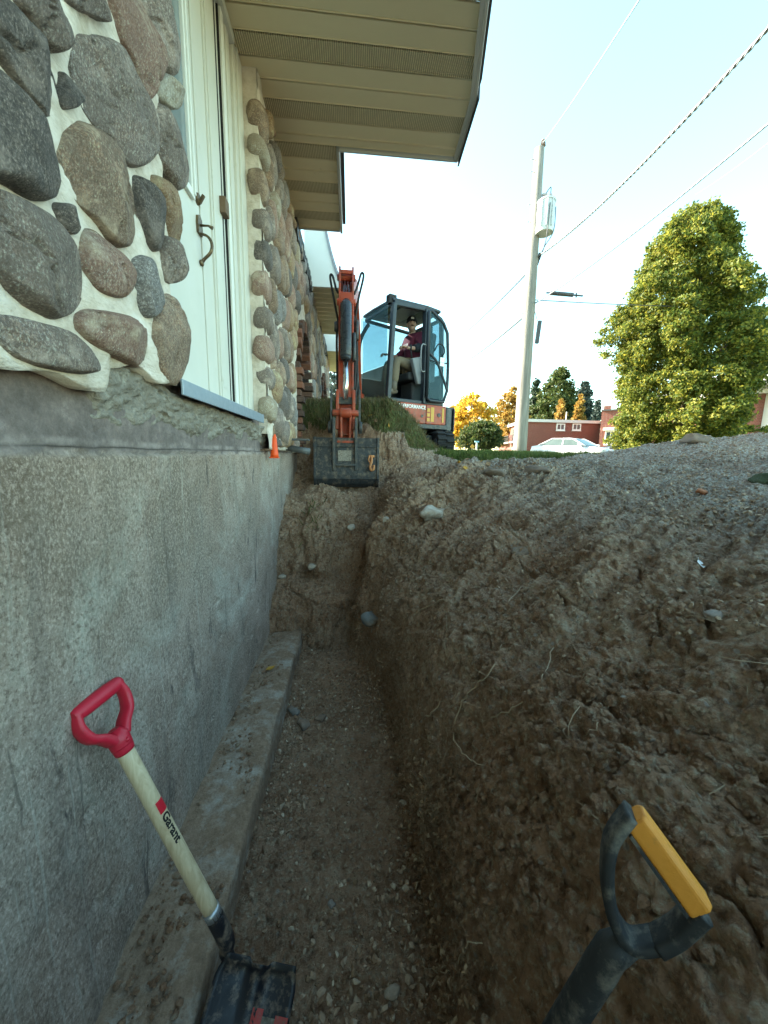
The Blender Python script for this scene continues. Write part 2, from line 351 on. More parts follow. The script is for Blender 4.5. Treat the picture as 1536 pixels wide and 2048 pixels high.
tag(link('side_lawn', mesh_np('side_lawn', np.stack([Xg, Yg, zf], -1).reshape(-1, 3), grid_faces(len(ys), len(xs))), M_lawn), kind='structure')
road = MB(); road.mm((-300, 19, -.5), (400, 25.5, -.425)); tag(road.build('road', M_road), kind='structure')
kerb = MB(); kerb.mm((-300, 18.8, -.5), (400, 19, -.33)); kerb.mm((-300, 25.5, -.5), (400, 25.7, -.33)); tag(kerb.build('kerb', simple('kerb_concrete', (.32, .31, .29), .9)), kind='structure')
# trench behind the camera
back = MB(); back.mm((-.62, -6, -1.6), (.9, -.55, -1.44)); back.mm((.5, -6, -1.6), (8, -.55, -.35)); tag(back.build('trench_bed', M_soil), kind='structure')

# ------------------------------------------------------------------ loose gravel, clods, grass
ICO_V = []; t_ = (1+5**.5)/2
for a in ((-1, t_, 0), (1, t_, 0), (-1, -t_, 0), (1, -t_, 0), (0, -1, t_), (0, 1, t_), (0, -1, -t_), (0, 1, -t_), (t_, 0, -1), (t_, 0, 1), (-t_, 0, -1), (-t_, 0, 1)): ICO_V.append(a)
ICO_V = np.array(ICO_V)/np.linalg.norm(ICO_V[0])
ICO_F = np.array([(0, 11, 5), (0, 5, 1), (0, 1, 7), (0, 7, 10), (0, 10, 11), (1, 5, 9), (5, 11, 4), (11, 10, 2), (10, 7, 6), (7, 1, 8), (3, 9, 4), (3, 4, 2), (3, 2, 6), (3, 6, 8), (3, 8, 9), (4, 9, 5), (2, 4, 11), (6, 2, 10), (8, 6, 7), (9, 8, 1)])
def rand_rot(n):
    q = rng.normal(size=(n, 4)); q /= np.linalg.norm(q, axis=1, keepdims=True); w, x, y, z = q.T
    return np.stack([1-2*(y*y+z*z), 2*(x*y-z*w), 2*(x*z+y*w), 2*(x*y+z*w), 1-2*(x*x+z*z), 2*(y*z-x*w), 2*(x*z-y*w), 2*(y*z+x*w), 1-2*(x*x+y*y)], 1).reshape(n, 3, 3)
def pebbles(idx, size):
    n = len(idx); v = ICO_V[None]*(1+.38*rng.uniform(-1, 1, (n, 12, 1))); v = v*np.stack([np.ones(n), rng.uniform(.6, 1, n), rng.uniform(.4, .8, n)], 1)[:, None, :]
    v = np.einsum('nij,nkj->nki', rand_rot(n), v)*size[:, None, None]
    v += (P2[idx]+N2[idx]*(size*.25)[:, None])[:, None, :]
    return v.reshape(-1, 3), (ICO_F[None]+12*np.arange(n)[:, None, None]).reshape(-1, 3)
def pick(w, n):
    area = np.linalg.norm(np.cross(np.gradient(V2, axis=1), np.gradient(V2, axis=0)), axis=2).ravel(); p = area*w; p /= p.sum()
    return rng.choice(len(p), n, p=p)
def scatter(name, w, n, lo, hi, pw=2.2, mat=None):
    i = pick(w, n); s = lo+(hi-lo)*rng.uniform(0, 1, n)**pw; v, f = pebbles(i, s)
    tag(link(name, mesh_np(name, v, f, False), mat or M_peb), kind='stuff')
vis = (yf > .25) & (yf < 4.5)
clump = ss(-.35, .35, fbm(P*2.6, 3, 101))
scatter('floor_gravel', (fl & (yf > .3) & (xf > -.4))*(.2+clump), 8000, .0025, .013, 3.5)
scatter('bank_gravel', vis*(xf > .5)*(~TURF)*ss(.7, 2.0, xf+.45*clump)*ss(.9, 1.7, np.hypot(xf, yf))*np.exp(-.12*(xf+yf))*(.1+clump), 30000, .0022, .0125, 3.2)
scatter('soil_clods', vis*(xf > .2)*(xf < 3.2)*(~TURF)*(.12+CRB)*ss(.45, 1.1, np.hypot(xf, yf))*np.exp(-.25*(xf+yf)), 24000, .0028, .016, 3.0, M_soil)
scatter('wall_clods', (yf > 2.55)*(yf < 4.2)*(xf < .5)*(~TURF), 5000, .003, .018, 3.0, M_soil)
scatter('floor_clods', fl*(yf > .3)*(xf > -.4)*(.2+clump), 4000, .003, .014, 3.0, M_soil)
def blades(w, n, h0, h1, lean=.45):
    i = pick(w, n); b = P2[i]+rng.normal(0, .006, (n, 3))*[1, 1, .2]; h = rng.uniform(h0, h1, n); an = rng.uniform(0, 6.283, n); wd = rng.uniform(.002, .0045, n)
    up = np.stack([np.cos(an)*lean*rng.uniform(.1, 1, n), np.sin(an)*lean*rng.uniform(.1, 1, n), np.ones(n)], 1)*h[:, None]; sd = np.stack([-np.sin(an), np.cos(an), 0*an], 1)*wd[:, None]
    v = np.stack([b-sd, b+sd, b+up*.6+sd*.7, b+up*[1.25, 1.25, 1]], 1)
    return v.reshape(-1, 3), (np.array([[0, 1, 2, 3]])+4*np.arange(n)[:, None])
v1, f1 = blades(turf*(yf < 7.2)*np.exp(-.5*(yf-4.5)), 26000, .03, .085)
tag(link('lawn_grass', mesh_np('lawn_grass', v1, f1), M_grass), kind='stuff')
v1, f1 = blades(mtop*1.0, 12000, .025, .07, 1.0)
tag(link('mound_grass', mesh_np('mound_grass', v1, f1), M_dry), kind='stuff')
# ------------------------------------------------------------------ house
def stone_mat(name, a, b, c=None):
    t = NT(name); oi = t.n('ObjectInfo').outputs['Random']
    v = t.n('VectorMath'); v.operation = 'ADD'; t.l(t.P, v.inputs[0]); cmb = t.n('CombineXYZ'); t.l(t.math('MULTIPLY', oi, 50), cmb.inputs[0]); t.l(cmb.outputs[0], v.inputs[1]); pv = v.outputs[0]
    col = t.mix(t.noise(22, 6, .7, pv), a, b)
    if c: col = t.mix(t.ramp(t.noise(14, 5, .6, pv), [(.5, 0.), (.66, .85)]), col, c)
    fine = t.noise(330, 3, .6, pv); col = t.mix(t.ramp(fine, [(.42, 0.), (.6, .55)]), col, tuple(x*.42 for x in a)); col = t.mix(t.ramp(t.noise(240, 2, .5, pv, 0, (1, 1.7, .8)), [(.56, 0.), (.68, .6)]), col, tuple(min(x*1.9, .6) for x in b))
    col = t.mix(t.math('MULTIPLY', oi, .3), col, tuple(x*.62 for x in a))
    mot = t.noise(75, 5, .75, pv, .6); col = t.mix(t.ramp(mot, [(.5, 0.), (.62, .7)]), col, tuple(x*.55 for x in a)); col = t.mix(t.ramp(t.noise(60, 6, .75, pv, 1.), [(.55, 0.), (.68, .45)]), col, tuple(min(x*1.5, .6) for x in b))
    gr_ = t.noise(175, 3, .7, pv, 0, (1, 1.5, .9)); col = t.mix(t.ramp(gr_, [(.47, 0.), (.6, .7)]), col, tuple(x*.5 for x in a)); col = t.mix(t.ramp(gr_, [(.3, .75), (.42, 0.)]), col, tuple(min(x*1.8, .72) for x in b)); col = t.mix(t.ramp(t.noise(7, 5, .65, pv, .4), [(.42, .5), (.56, 0.)]), col, tuple(x*.6 for x in a)); col = t.mix(t.ramp(t.noise(10, 6, .7, pv, .4), [(.52, 0.), (.66, .5)]), col, tuple(min(x*1.45, .7) for x in b))
    b1 = t.bump(t.noise(30, 8, .78, pv), .016, .9); b2 = t.bump(mot, .004, .8, b1); t.bump(gr_, .002, .8, b2)
    return t.set(col, t.ramp(t.noise(40, 4, .6, pv), [(.3, .62), (.7, .85)]), 0, .35)
SM = {'dark': stone_mat('stone_dark', (0.141, 0.120, 0.111), (0.305, 0.249, 0.218)), 'grey': stone_mat('stone_grey', (0.268, 0.207, 0.176), (0.509, 0.393, 0.333), (0.382, 0.259, 0.198)),
      'pink': stone_mat('stone_pink', (0.407, 0.237, 0.179), (0.620, 0.414, 0.315), (0.331, 0.249, 0.216)), 'pale': stone_mat('stone_pale', (0.509, 0.383, 0.278), (0.620, 0.600, 0.449)),
      'brown': stone_mat('stone_brown', (0.305, 0.207, 0.152), (0.561, 0.372, 0.270), (0.611, 0.353, 0.216)), 'tan': stone_mat('stone_tan', (0.432, 0.259, 0.152), (0.620, 0.456, 0.288), (0.331, 0.249, 0.198)), 'blue': stone_mat('stone_blue', (0.255, 0.232, 0.225), (0.483, 0.423, 0.395))}
def mortar_mat():
    t = NT('mortar'); c = t.ramp(t.noise(14, 6, .65), [(.3, (0.470, 0.389, 0.304)), (.5, (0.672, 0.588, 0.504)), (.7, (0.784, 0.704, 0.640))])
    c = t.mix(t.ramp(t.noise(5, 7, .75), [(.55, 0.), (.75, .7)]), c, (0.358, 0.273, 0.179)); b1 = t.bump(t.noise(30, 6, .7, None, 0, (1, .6, 1.6)), .012, .8); t.bump(t.noise(150, 4), .002, .6, b1)
    return t.set(c, .92, 0, .2)
M_mortar = mortar_mat()
def concrete_mat():
    t = NT('foundation_concrete'); x = t.sep(t.P)
    n = t.noise(3.2, 7, .68); c = t.ramp(n, [(.28, (0.175, 0.119, 0.086)), (.42, (0.294, 0.212, 0.163)), (.55, (0.381, 0.288, 0.231)), (.7, (0.500, 0.387, 0.315))])
    c = t.mix(t.ramp(t.noise(1.4, 5, .65, None, .6), [(.38, .75), (.56, 0.)]), c, (.19, .155, .12)); c = t.mix(t.ramp(t.noise(1.9, 6, .7, None, .8), [(.5, 0.), (.66, .7)]), c, (.5, .47, .4))
    fleck = t.noise(120, 6, .75, None, .2, (1, 1.3, .9)); c = t.mix(t.ramp(fleck, [(.47, 0.), (.62, .75)]), c, (0.650, 0.509, 0.430)); c = t.mix(t.ramp(t.noise(85, 7, .8), [(.5, 0.), (.62, .8)]), c, (0.144, 0.098, 0.071)); c = t.mix(t.ramp(t.noise(4.5, 7, .75, None, 1.), [(.52, 0.), (.7, .55)]), c, (0.250, 0.175, 0.126))
    drip = t.noise(1, 6, .6, t.map(t.P, (1, 9, .8), (R(10), 0, 0))); c = t.mix(t.ramp(drip, [(.55, 0.), (.75, .55)]), c, (0.125, 0.101, 0.089))
    # vertical-ish black tar smears
    tar = t.math('MULTIPLY', t.ramp(t.noise(1, 5, .65, t.map(t.P, (1, 11, 2.6), (R(-14), 0, 0)), .8), [(.60, 0.), (.65, 1.)]), t.ramp(t.noise(1.6, 3), [(.45, 0.), (.6, .85)])); c = t.mix(tar, c, (0.037, 0.032, 0.035))
    # fine diagonal scratches, light and dark
    for rot, seed, colr, amt in ((R(38), 3.1, (.58, .54, .47), .3), (R(-60), 7.7, (.08, .065, .055), .5), (R(74), 1.3, (.55, .51, .45), .22)):
        s = t.noise(1, 3, .5, t.map(t.P, (seed, 70, 1.6), (rot, 0, 0))); c = t.mix(t.ramp(s, [(.66, 0.), (.70, amt)]), c, colr)
    # upper band: bluish damp-proofing remains above the cold joint
    up = t.ramp(t.math('ADD', x[2], t.math('MULTIPLY', t.noise(14, 5), .05)), [(.012, 0.), (.022, 1.)]); band = t.ramp(t.noise(9, 9, .8), [(.3, (0.088, 0.070, 0.067)), (.47, (0.169, 0.138, 0.133)), (.6, (0.275, 0.223, 0.210)), (.72, (0.475, 0.392, 0.367))]); c = t.mix(t.math('MULTIPLY', up, .88), c, band)
    # earth left on the lower part
    low = t.ramp(t.math('ADD', t.math('MULTIPLY', x[2], -.8), t.math('MULTIPLY', t.noise(3.5, 7, .7), 1.0)), [(1.15, 0.), (1.5, .85)]); c = t.mix(low, c, (0.237, 0.154, 0.110)); jl = t.math('ABSOLUTE', t.math('ADD', t.math('ADD', x[2], -.004), t.math('MULTIPLY', t.math('SUBTRACT', t.noise(7, 4), .5), .012))); c = t.mix(t.math('MULTIPLY', t.ramp(jl, [(.0015, .9), (.004, 0.)]), t.ramp(t.noise(3, 3), [(.35, .2), (.5, 1.)])), c, (0.050, 0.039, 0.035)); c = t.mix(t.ramp(t.math('ABSOLUTE', t.math('ADD', jl, -.012)), [(.003, .5), (.012, 0.)]), c, t.ramp(t.noise(12, 6, .7), [(.4, (0.175, 0.143, 0.131)), (.62, (0.575, 0.477, 0.441))]))
    b1 = t.bump(n, .02, .6); b2 = t.bump(t.noise(28, 8, .78), .012, .9, b1); t.bump(fleck, .003, .9, b2); return t.set(c, .9, 0, .25)
M_conc = concrete_mat()
def footing_mat():
    t = NT('footing_concrete'); c = t.ramp(t.noise(6, 7, .7), [(.3, (.42, .39, .34)), (.7, (.66, .63, .57))])
    x = t.sep(t.P); edge = t.ramp(t.math('ADD', x[0], t.math('MULTIPLY', t.noise(16, 6, .7), .09)), [(-.362, 1.), (-.335, 0.)])
    dirt = t.ramp(t.noise(7, 8, .75), [(.5, 1.), (.66, .35)]); c = t.mix(t.math('MULTIPLY', dirt, t.math('ADD', t.math('MULTIPLY', edge, .85), .12)), c, t.ramp(t.noise(40, 8, .8), [(.3, (.17, .108, .067)), (.55, (.3, .205, .14)), (.75, (.42, .32, .235))]))
    b1 = t.bump(t.noise(22, 7, .7), .012, .9); t.bump(t.noise(110, 4), .003, .8, b1); return t.set(c, .93, 0, .2)
M_foot = footing_mat()
M_rubble = simple('broken_mortar', (.25, .22, .185), .95, .4, 18, 1, 45, .02, dirt=(.38, .35, .3), dirtamt=.52)
M_cream = simple('cream_paint', (.64, .62, .56), .5, .1, 3, .15, 40, .001, dirt=(.38, .34, .24), dirtamt=.62)
M_white = simple('white_paint', (.78, .77, .73), .5, .06, 3, .1, 40, .001, dirt=(.5, .47, .4), dirtamt=.66)
M_soff = simple('soffit_cream', (.72, .60, .40), .5, .05, 2, .1, 60, .0008, dirt=(.36, .32, .22), dirtamt=.66)
def vent_mat():
    t = NT('soffit_vented'); x = t.sep(t.P); w = t.n('TexWave'); w.wave_type = 'BANDS'; w.bands_direction = 'X'; w.inputs['Scale'].default_value = 26; w.inputs['Distortion'].default_value = 0; t.l(t.P, w.inputs[0])
    c = t.mix(t.ramp(w.outputs[1], [(.35, 0.), (.65, 1.)]), (.38, .315, .20), (.67, .56, .37)); t.bump(w.outputs[1], .004, 1); return t.set(c, .55)
M_vent = vent_mat()
M_fascia = simple('fascia_metal', (.52, .5, .47), .4, .06, 3, 0)
M_dark = simple('drip_edge_brown', (.035, .028, .026), .5, .2, 8, .2)
M_shing = simple('roof_shingles', (.09, .08, .08), .9, .4, 12, .8, 40, .01)
M_sill = simple('sill_galvanised', (.30, .36, .43), .45, .12, 12, .1, 60, .001, metal=.35, dirt=(.42, .43, .42), dirtamt=.62)
M_bronze = simple('aged_bronze', (.17, .12, .065), .45, .35, 30, .3, metal=.6, dirt=(.1, .07, .05))
M_gap = simple('black_gap', (.015, .015, .015), .7, .2, 10, 0)  # near-black that paints the shade inside the door gap
def glass_mat(name, tint, alpha=.25, rough=.05):
    t = NT(name); t.set(tint, rough, 0, .6); tr = t.n('BsdfTransparent'); tr.inputs[0].default_value = tuple(.6+.4*min(c*2, 1) for c in tint)+(1,)
    mx = t.n('MixShader'); mx.inputs[0].default_value = alpha; t.l(tr.outputs[0], mx.inputs[1]); t.l(t.b.outputs[0], mx.inputs[2]); t.l(mx.outputs[0], t.out.inputs[0]); return t.m
M_pane = glass_mat('window_glass', (.25, .3, .32), .8, .04)
M_brick = [simple('house_brick_%s' % n, c, .9, .3, 25, .8, 70, .004, dirt=(.3, .26, .22), dirtamt=.58) for n, c in (('red', (.2, .085, .055)), ('brown', (.14, .075, .055)), ('dark', (.085, .052, .042)))]

house = empty('stone_house', (-2, 3, 0), 'low fieldstone house with cream door and exposed grey foundation beside the trench', 'house')
# foundation wall: real relief, cold joint recessed at grade
ny, nz = 420, 230; ys = np.concatenate([np.linspace(-.9, 3.2, 360), np.linspace(3.3, 9.5, ny-360)]); zs = np.linspace(-1.6, .22, nz); yy, zz = np.meshgrid(ys, zs)
p = np.stack([0*yy.ravel(), yy.ravel(), zz.ravel()], 1)
d = .006*fbm(p*2.5, 3, 201)+.0035*fbm(p*14, 3, 205)
d -= .012*np.exp(-((zz.ravel()+.008+.004*vn(p*[1, 2.5, 0], 207))/.006)**2)*(vn(p*[1, 4, 1], 208) > -.45)
d -= .007*ss(-.005, .004, zz.ravel())
ridge = np.abs(fbm(p*np.array([1, 5, 1.6]), 3, 209)); d -= .010*ss(.03, 0, ridge)*ss(.0, .5, fbm(p*1.7, 2, 212))
chip, _ = worley(p*9, 215); d -= .014*ss(.16, .08, chip)*(vn(p*3, 218) > .1)
fw = link('foundation_wall', mesh_np('foundation_wall', np.stack([-.6+d, yy.ravel(), zz.ravel()], 1), grid_faces(nz, ny)), M_conc, house)
# footing
ny, nx = 300, 26; ys = np.linspace(-.9, 3.3, ny); sx = np.concatenate([np.linspace(-.64, -.378, 16), np.linspace(-.372, -.368, 3), np.full(7, -.366)]); sz = np.concatenate([np.full(16, -1.33), [-1.331, -1.334, -1.338], np.linspace(-1.35, -1.56, 7)])
pp = np.stack([np.tile(sx, ny), np.repeat(ys, nx), np.tile(sz, ny)], 1)
dz = .009*fbm(pp*7, 4, 231); dx = .007*fbm(pp*6, 4, 235); edge = np.tile(np.exp(-((np.arange(nx)-16.5)/2.2)**2), ny); ch = ss(.05, .5, fbm(pp*[0, 5, 0], 3, 238))
pp[:, 2] += dz*(np.tile(sz, ny) > -1.34)-.010*edge*ch; pp[:, 0] += dx*np.tile(ss(-.45, -.37, sx), ny)-.011*edge*ch
link('footing', mesh_np('footing', pp, grid_faces(ny, nx)), M_foot, house)

# stone veneer: mortar bed with every stone its own piece
SX = -.555
def mortar_sheet(name, y0, y1, z0, z1, seed, hole=None, st=.012, zmin=None):
    ys = np.arange(y0, y1+st/2, st); zs = np.arange(z0, z1+st/2, st); yy, zz = np.meshgrid(ys, zs); p = np.stack([0*yy.ravel(), yy.ravel(), zz.ravel()], 1)
    dd = .010*fbm(p*7, 3, seed)+.005*fbm(p*26, 3, seed+4); zb = zz.copy()
    row0 = (np.arange(len(zs)) == 0)[:, None]*np.ones_like(yy); zb += row0*.014*vn(p*[0, 9, 0], seed+8).reshape(yy.shape)
    if zmin is not None: zo = zmin(yy); zb = zb+zo*np.clip(1-(zz-z0)/.35, 0, 1)
    front = np.stack([SX+dd, yy.ravel(), zb.ravel()], 1); F1 = grid_faces(len(zs), len(ys))
    if hole is not None:
        c = front[F1].mean(1); F1 = F1[~hole(c[:, 1], c[:, 2])]
    n = len(front); nyy = len(ys); bot = np.stack([np.full(nyy, -.63), ys, front[:nyy, 2]+.004], 1); V_ = np.concatenate([front, bot]); i = np.arange(nyy-1)
    F2 = np.stack([n+i, n+i+1, i+1, i], 1)
    if hole is not None: cy = ys[:-1]+st/2; F2 = F2[~hole(cy, np.full(len(cy), z0+.01))]
    o = link(name, mesh_np(name, V_, np.concatenate([F1, F2])), M_mortar, house); return o
def stone_mesh(poly, seed, npts, rings, prot, amp=.006):
    P_ = np.array(poly); nxt = np.roll(P_, -1, 0)
    for _ in range(2 if npts > 20 else 1):
        P_ = np.stack([.75*P_+.25*np.roll(P_, -1, 0), .25*P_+.75*np.roll(P_, -1, 0)], 1).reshape(-1, 2)
    seg = np.linalg.norm(np.roll(P_, -1, 0)-P_, axis=1); cum = np.concatenate([[0], np.cumsum(seg)]); tt = np.linspace(0, cum[-1], npts, endpoint=False); Q = np.concatenate([P_, P_[:1]]); ol = np.stack([np.interp(tt, cum, Q[:, 0]), np.interp(tt, cum, Q[:, 1])], 1)
    c = ol.mean(0); V_ = []; n0 = len(rings)
    for s, h in rings: V_.append(np.concatenate([np.full((npts, 1), h*prot), c+(ol-c)*s*(1.035 if npts > 30 else 1)], 1))
    V_ = np.concatenate(V_+[np.array([[prot, c[0], c[1]]])]); q = V_*[1, 1, 1]+[0, 0, 0]
    dn = amp*fbm(q*16+seed*3.7, 4, 300)+amp*1.2*vn(q*7+seed*1.9, 305); w = np.concatenate([np.repeat([min(h*1.3, 1) if h > 0 else .1 for s, h in rings], npts), [1]])
    V_[:, 0] += SX+dn*w+.2*prot*w*vn(q*4+seed, 308); V_[:, 1:] += (amp*.7)*np.stack([vn(q*20+seed, 310), vn(q*20+seed+9, 311)], 1)*w[:, None]
    if npts > 30:      # flat broken faces: shave the dome with a few tilted planes
        rg_ = np.random.default_rng(seed*13+5); yz = V_[:, 1:]-c; ex_ = np.ptp(ol, axis=0).mean()/2
        for k_ in range(4):
            a_ = rg_.uniform(0, 6.283); dd_ = yz @ np.array([math.cos(a_), math.sin(a_)])/ex_; lim = SX+prot*(1.02+rg_.uniform(-.12, .12)-(dd_-rg_.uniform(-.1, .35))*rg_.uniform(.5, 1.3)); lim = lim+.0035*fbm(V_*30+seed, 3, 320+k_)
            V_[:, 0] = np.where((V_[:, 0] > lim) & (w > .25), .8*lim+.2*V_[:, 0], V_[:, 0])
        V_[:, 0] -= .012*ss(.06, .0, np.abs(fbm(V_*np.array([3, 9, 5])+seed*2.1, 3, 330)))*(w > .5)
    Fq = grid_faces(n0, npts, True)[:, ::-1]; tri = np.array([(npts*(n0-1)+k, npts*n0, npts*(n0-1)+(k+1) % npts) for k in range(npts)])
    nrm_flip = np.cross(np.append(ol[1]-ol[0], 0), np.append(c-ol[0], 0))[2] > 0
    me = bpy.data.meshes.new('stone'); fs = [tuple(f) for f in Fq]+[tuple(f) for f in tri]
    if nrm_flip: fs = [f[::-1] for f in fs]
    me.from_pydata([tuple(map(float, v)) for v in V_], [], fs); me.polygons.foreach_set('use_smooth', [True]*len(fs)); me.update(); return me
RN = [(1.03, -.5), (1.02, 0.), (.99, .28), (.95, .5), (.9, .68), (.83, .81), (.74, .9), (.63, .95), (.5, .98), (.36, 1.0), (.22, 1.0), (.1, 1.0)]
RF = [(1.02, -.3), (1., .05), (.86, .65), (.5, .95)]
TRACED = [
    ('dark', [(0.667, 0.545), (0.688, 0.564), (0.729, 0.574), (0.768, 0.563), (0.813, 0.544), (0.832, 0.522), (0.834, 0.491), (0.823, 0.464), (0.792, 0.438), (0.756, 0.426), (0.72, 0.424), (0.694, 0.415), (0.674, 0.413), (0.647, 0.414)]),
    ('dark', [(0.7, 0.648), (0.726, 0.688), (0.747, 0.695), (0.77, 0.699), (0.803, 0.706), (0.833, 0.702), (0.857, 0.687), (0.862, 0.657), (0.855, 0.629), (0.826, 0.595), (0.797, 0.583), (0.768, 0.589), (0.743, 0.6), (0.72, 0.608), (0.693, 0.598), (0.675, 0.6), (0.679, 0.624)]),
    ('grey', [(0.773, 0.721), (0.802, 0.78), (0.87, 0.851), (0.89, 0.838), (0.895, 0.818), (0.894, 0.786), (0.88, 0.754), (0.86, 0.722), (0.839, 0.714), (0.816, 0.71), (0.801, 0.721)]),
    ('dark', [(0.884, 0.716), (0.901, 0.718), (0.922, 0.705), (0.913, 0.684), (0.873, 0.639), (0.863, 0.645), (0.867, 0.676)]),
    ('grey', [(0.905, 0.854), (0.916, 0.89), (1.032, 1.009), (1.052, 1.001), (1.042, 0.962), (1.019, 0.924), (0.99, 0.907), (0.947, 0.873), (0.922, 0.858)]),
    ('pink', [(1.06, 1.009), (1.073, 1.044), (1.158, 1.124), (1.185, 1.118), (1.236, 1.128), (1.28, 1.134), (1.299, 1.109), (1.277, 1.043), (1.225, 0.95), (1.2, 0.927), (1.176, 0.935), (1.142, 0.957), (1.099, 0.959), (1.079, 0.983)]),
    ('grey', [(1.174, 1.14), (1.385, 1.354), (1.384, 1.304), (1.404, 1.264), (1.402, 1.16), (1.362, 1.115), (1.324, 1.117), (1.269, 1.138), (1.217, 1.136)]),
    ('grey', [(0.933, 0.816), (0.982, 0.86), (1.064, 0.932), (1.112, 0.958), (1.139, 0.933), (1.185, 0.929), (1.236, 0.914), (1.245, 0.864), (1.219, 0.808), (1.157, 0.742), (1.094, 0.697), (1.051, 0.69), (1.014, 0.704), (0.964, 0.696), (0.94, 0.706), (0.926, 0.733), (0.922, 0.763)]),
    ('pale', [(1.3, 1.079), (1.347, 1.102), (1.404, 1.125), (1.431, 1.109), (1.361, 1.022), (1.306, 0.999), (1.268, 1.014)]),
    ('grey', [(1.266, 0.969), (1.333, 1.008), (1.387, 1.008), (1.417, 0.967), (1.416, 0.888), (1.399, 0.843), (1.348, 0.798), (1.304, 0.815), (1.269, 0.832), (1.245, 0.874), (1.236, 0.914)]),
    ('brown', [(0.913, 0.651), (0.954, 0.674), (0.996, 0.683), (1.033, 0.678), (1.08, 0.659), (1.109, 0.643), (1.115, 0.592), (1.097, 0.537), (1.027, 0.479), (0.986, 0.471), (0.947, 0.494), (0.896, 0.498), (0.863, 0.506), (0.847, 0.522), (0.853, 0.563), (0.879, 0.607)]),
    ('dark', [(1.131, 0.699), (1.184, 0.712), (1.225, 0.694), (1.235, 0.645), (1.22, 0.58), (1.179, 0.541), (1.15, 0.56), (1.126, 0.603), (1.114, 0.646), (1.114, 0.677)]),
    ('tan', [(1.224, 0.762), (1.287, 0.788), (1.339, 0.784), (1.386, 0.756), (1.386, 0.687), (1.346, 0.641), (1.29, 0.632), (1.258, 0.673), (1.228, 0.716), (1.205, 0.726)]),
    ('grey', [(0.639, 0.365), (0.659, 0.377), (0.694, 0.394), (0.741, 0.408), (0.784, 0.413), (0.817, 0.412), (0.846, 0.393), (0.87, 0.365), (0.881, 0.329), (0.858, 0.287), (0.814, 0.253), (0.781, 0.238), (0.749, 0.241), (0.713, 0.252), (0.685, 0.267), (0.671, 0.286), (0.648, 0.304), (0.63, 0.307)]),
    ('dark', [(0.835, 0.46), (0.857, 0.468), (0.876, 0.462), (0.876, 0.437), (0.86, 0.416), (0.839, 0.42), (0.828, 0.435)]),
    ('pink', [(0.908, 0.454), (0.95, 0.468), (0.992, 0.462), (1.038, 0.441), (1.051, 0.411), (1.028, 0.375), (0.983, 0.349), (0.924, 0.342), (0.897, 0.358), (0.881, 0.377), (0.89, 0.419)]),
    ('grey', [(1.244, 0.621), (1.296, 0.633), (1.334, 0.61), (1.35, 0.565), (1.33, 0.534), (1.27, 0.499), (1.229, 0.502), (1.217, 0.548), (1.221, 0.591)]),
    ('blue', [(1.08, 0.483), (1.132, 0.511), (1.185, 0.503), (1.212, 0.468), (1.201, 0.417), (1.154, 0.369), (1.108, 0.348), (1.082, 0.373), (1.069, 0.415), (1.061, 0.447)]),
    ('blue', [(0.627, 0.288), (0.645, 0.285), (0.656, 0.276), (0.664, 0.252), (0.66, 0.223), (0.646, 0.193), (0.628, 0.173), (0.604, 0.177)]),
    ('brown', [(1.251, 0.463), (1.306, 0.467), (1.345, 0.434), (1.354, 0.358), (1.345, 0.276), (1.297, 0.214), (1.226, 0.204), (1.173, 0.227), (1.145, 0.274), (1.132, 0.311), (1.159, 0.371), (1.195, 0.414)]),
    ('pink', [(0.869, 0.279), (0.896, 0.293), (0.954, 0.309), (1.029, 0.322), (1.082, 0.311), (1.112, 0.27), (1.11, 0.234), (1.078, 0.215), (1.012, 0.212), (0.94, 0.217), (0.886, 0.227), (0.854, 0.241), (0.851, 0.258)]),
    ('grey', [(0.664, 0.199), (0.695, 0.212), (0.745, 0.218), (0.804, 0.225), (0.847, 0.212), (0.871, 0.188), (0.875, 0.165), (0.856, 0.153), (0.803, 0.148), (0.743, 0.144), (0.701, 0.15), (0.673, 0.164), (0.66, 0.181)]),
]
wall_near = mortar_sheet('stone_wall', -.5, 1.285, .135, 2.2, 41, zmin=lambda y: .066*ss(.945, .962, y)+.012*np.sin(y*31)*ss(.94, .96, y))
for i, (k, poly) in enumerate(TRACED):
    ext = np.ptp(np.array(poly), axis=0).min(); link('stone', stone_mesh(poly, i+1, 56, RN, min(.042, .3*ext+.011), .0065), SM[k], wall_near)
def clip_cell(c, others, box):
    poly = [np.array(q, float) for q in box]
    for o in others:
        m = (c+o)/2; n = o-c; out = []
        for i in range(len(poly)):
            a, b = poly[i], poly[(i+1) % len(poly)]; da, db = (a-m) @ n, (b-m) @ n
            if da <= 0: out.append(a)
            if (da < 0) != (db < 0) and da != db: out.append(a+(b-a)*(da/(da-db)))
        poly = out
        if len(poly) < 3: return None
    return np.array(poly)
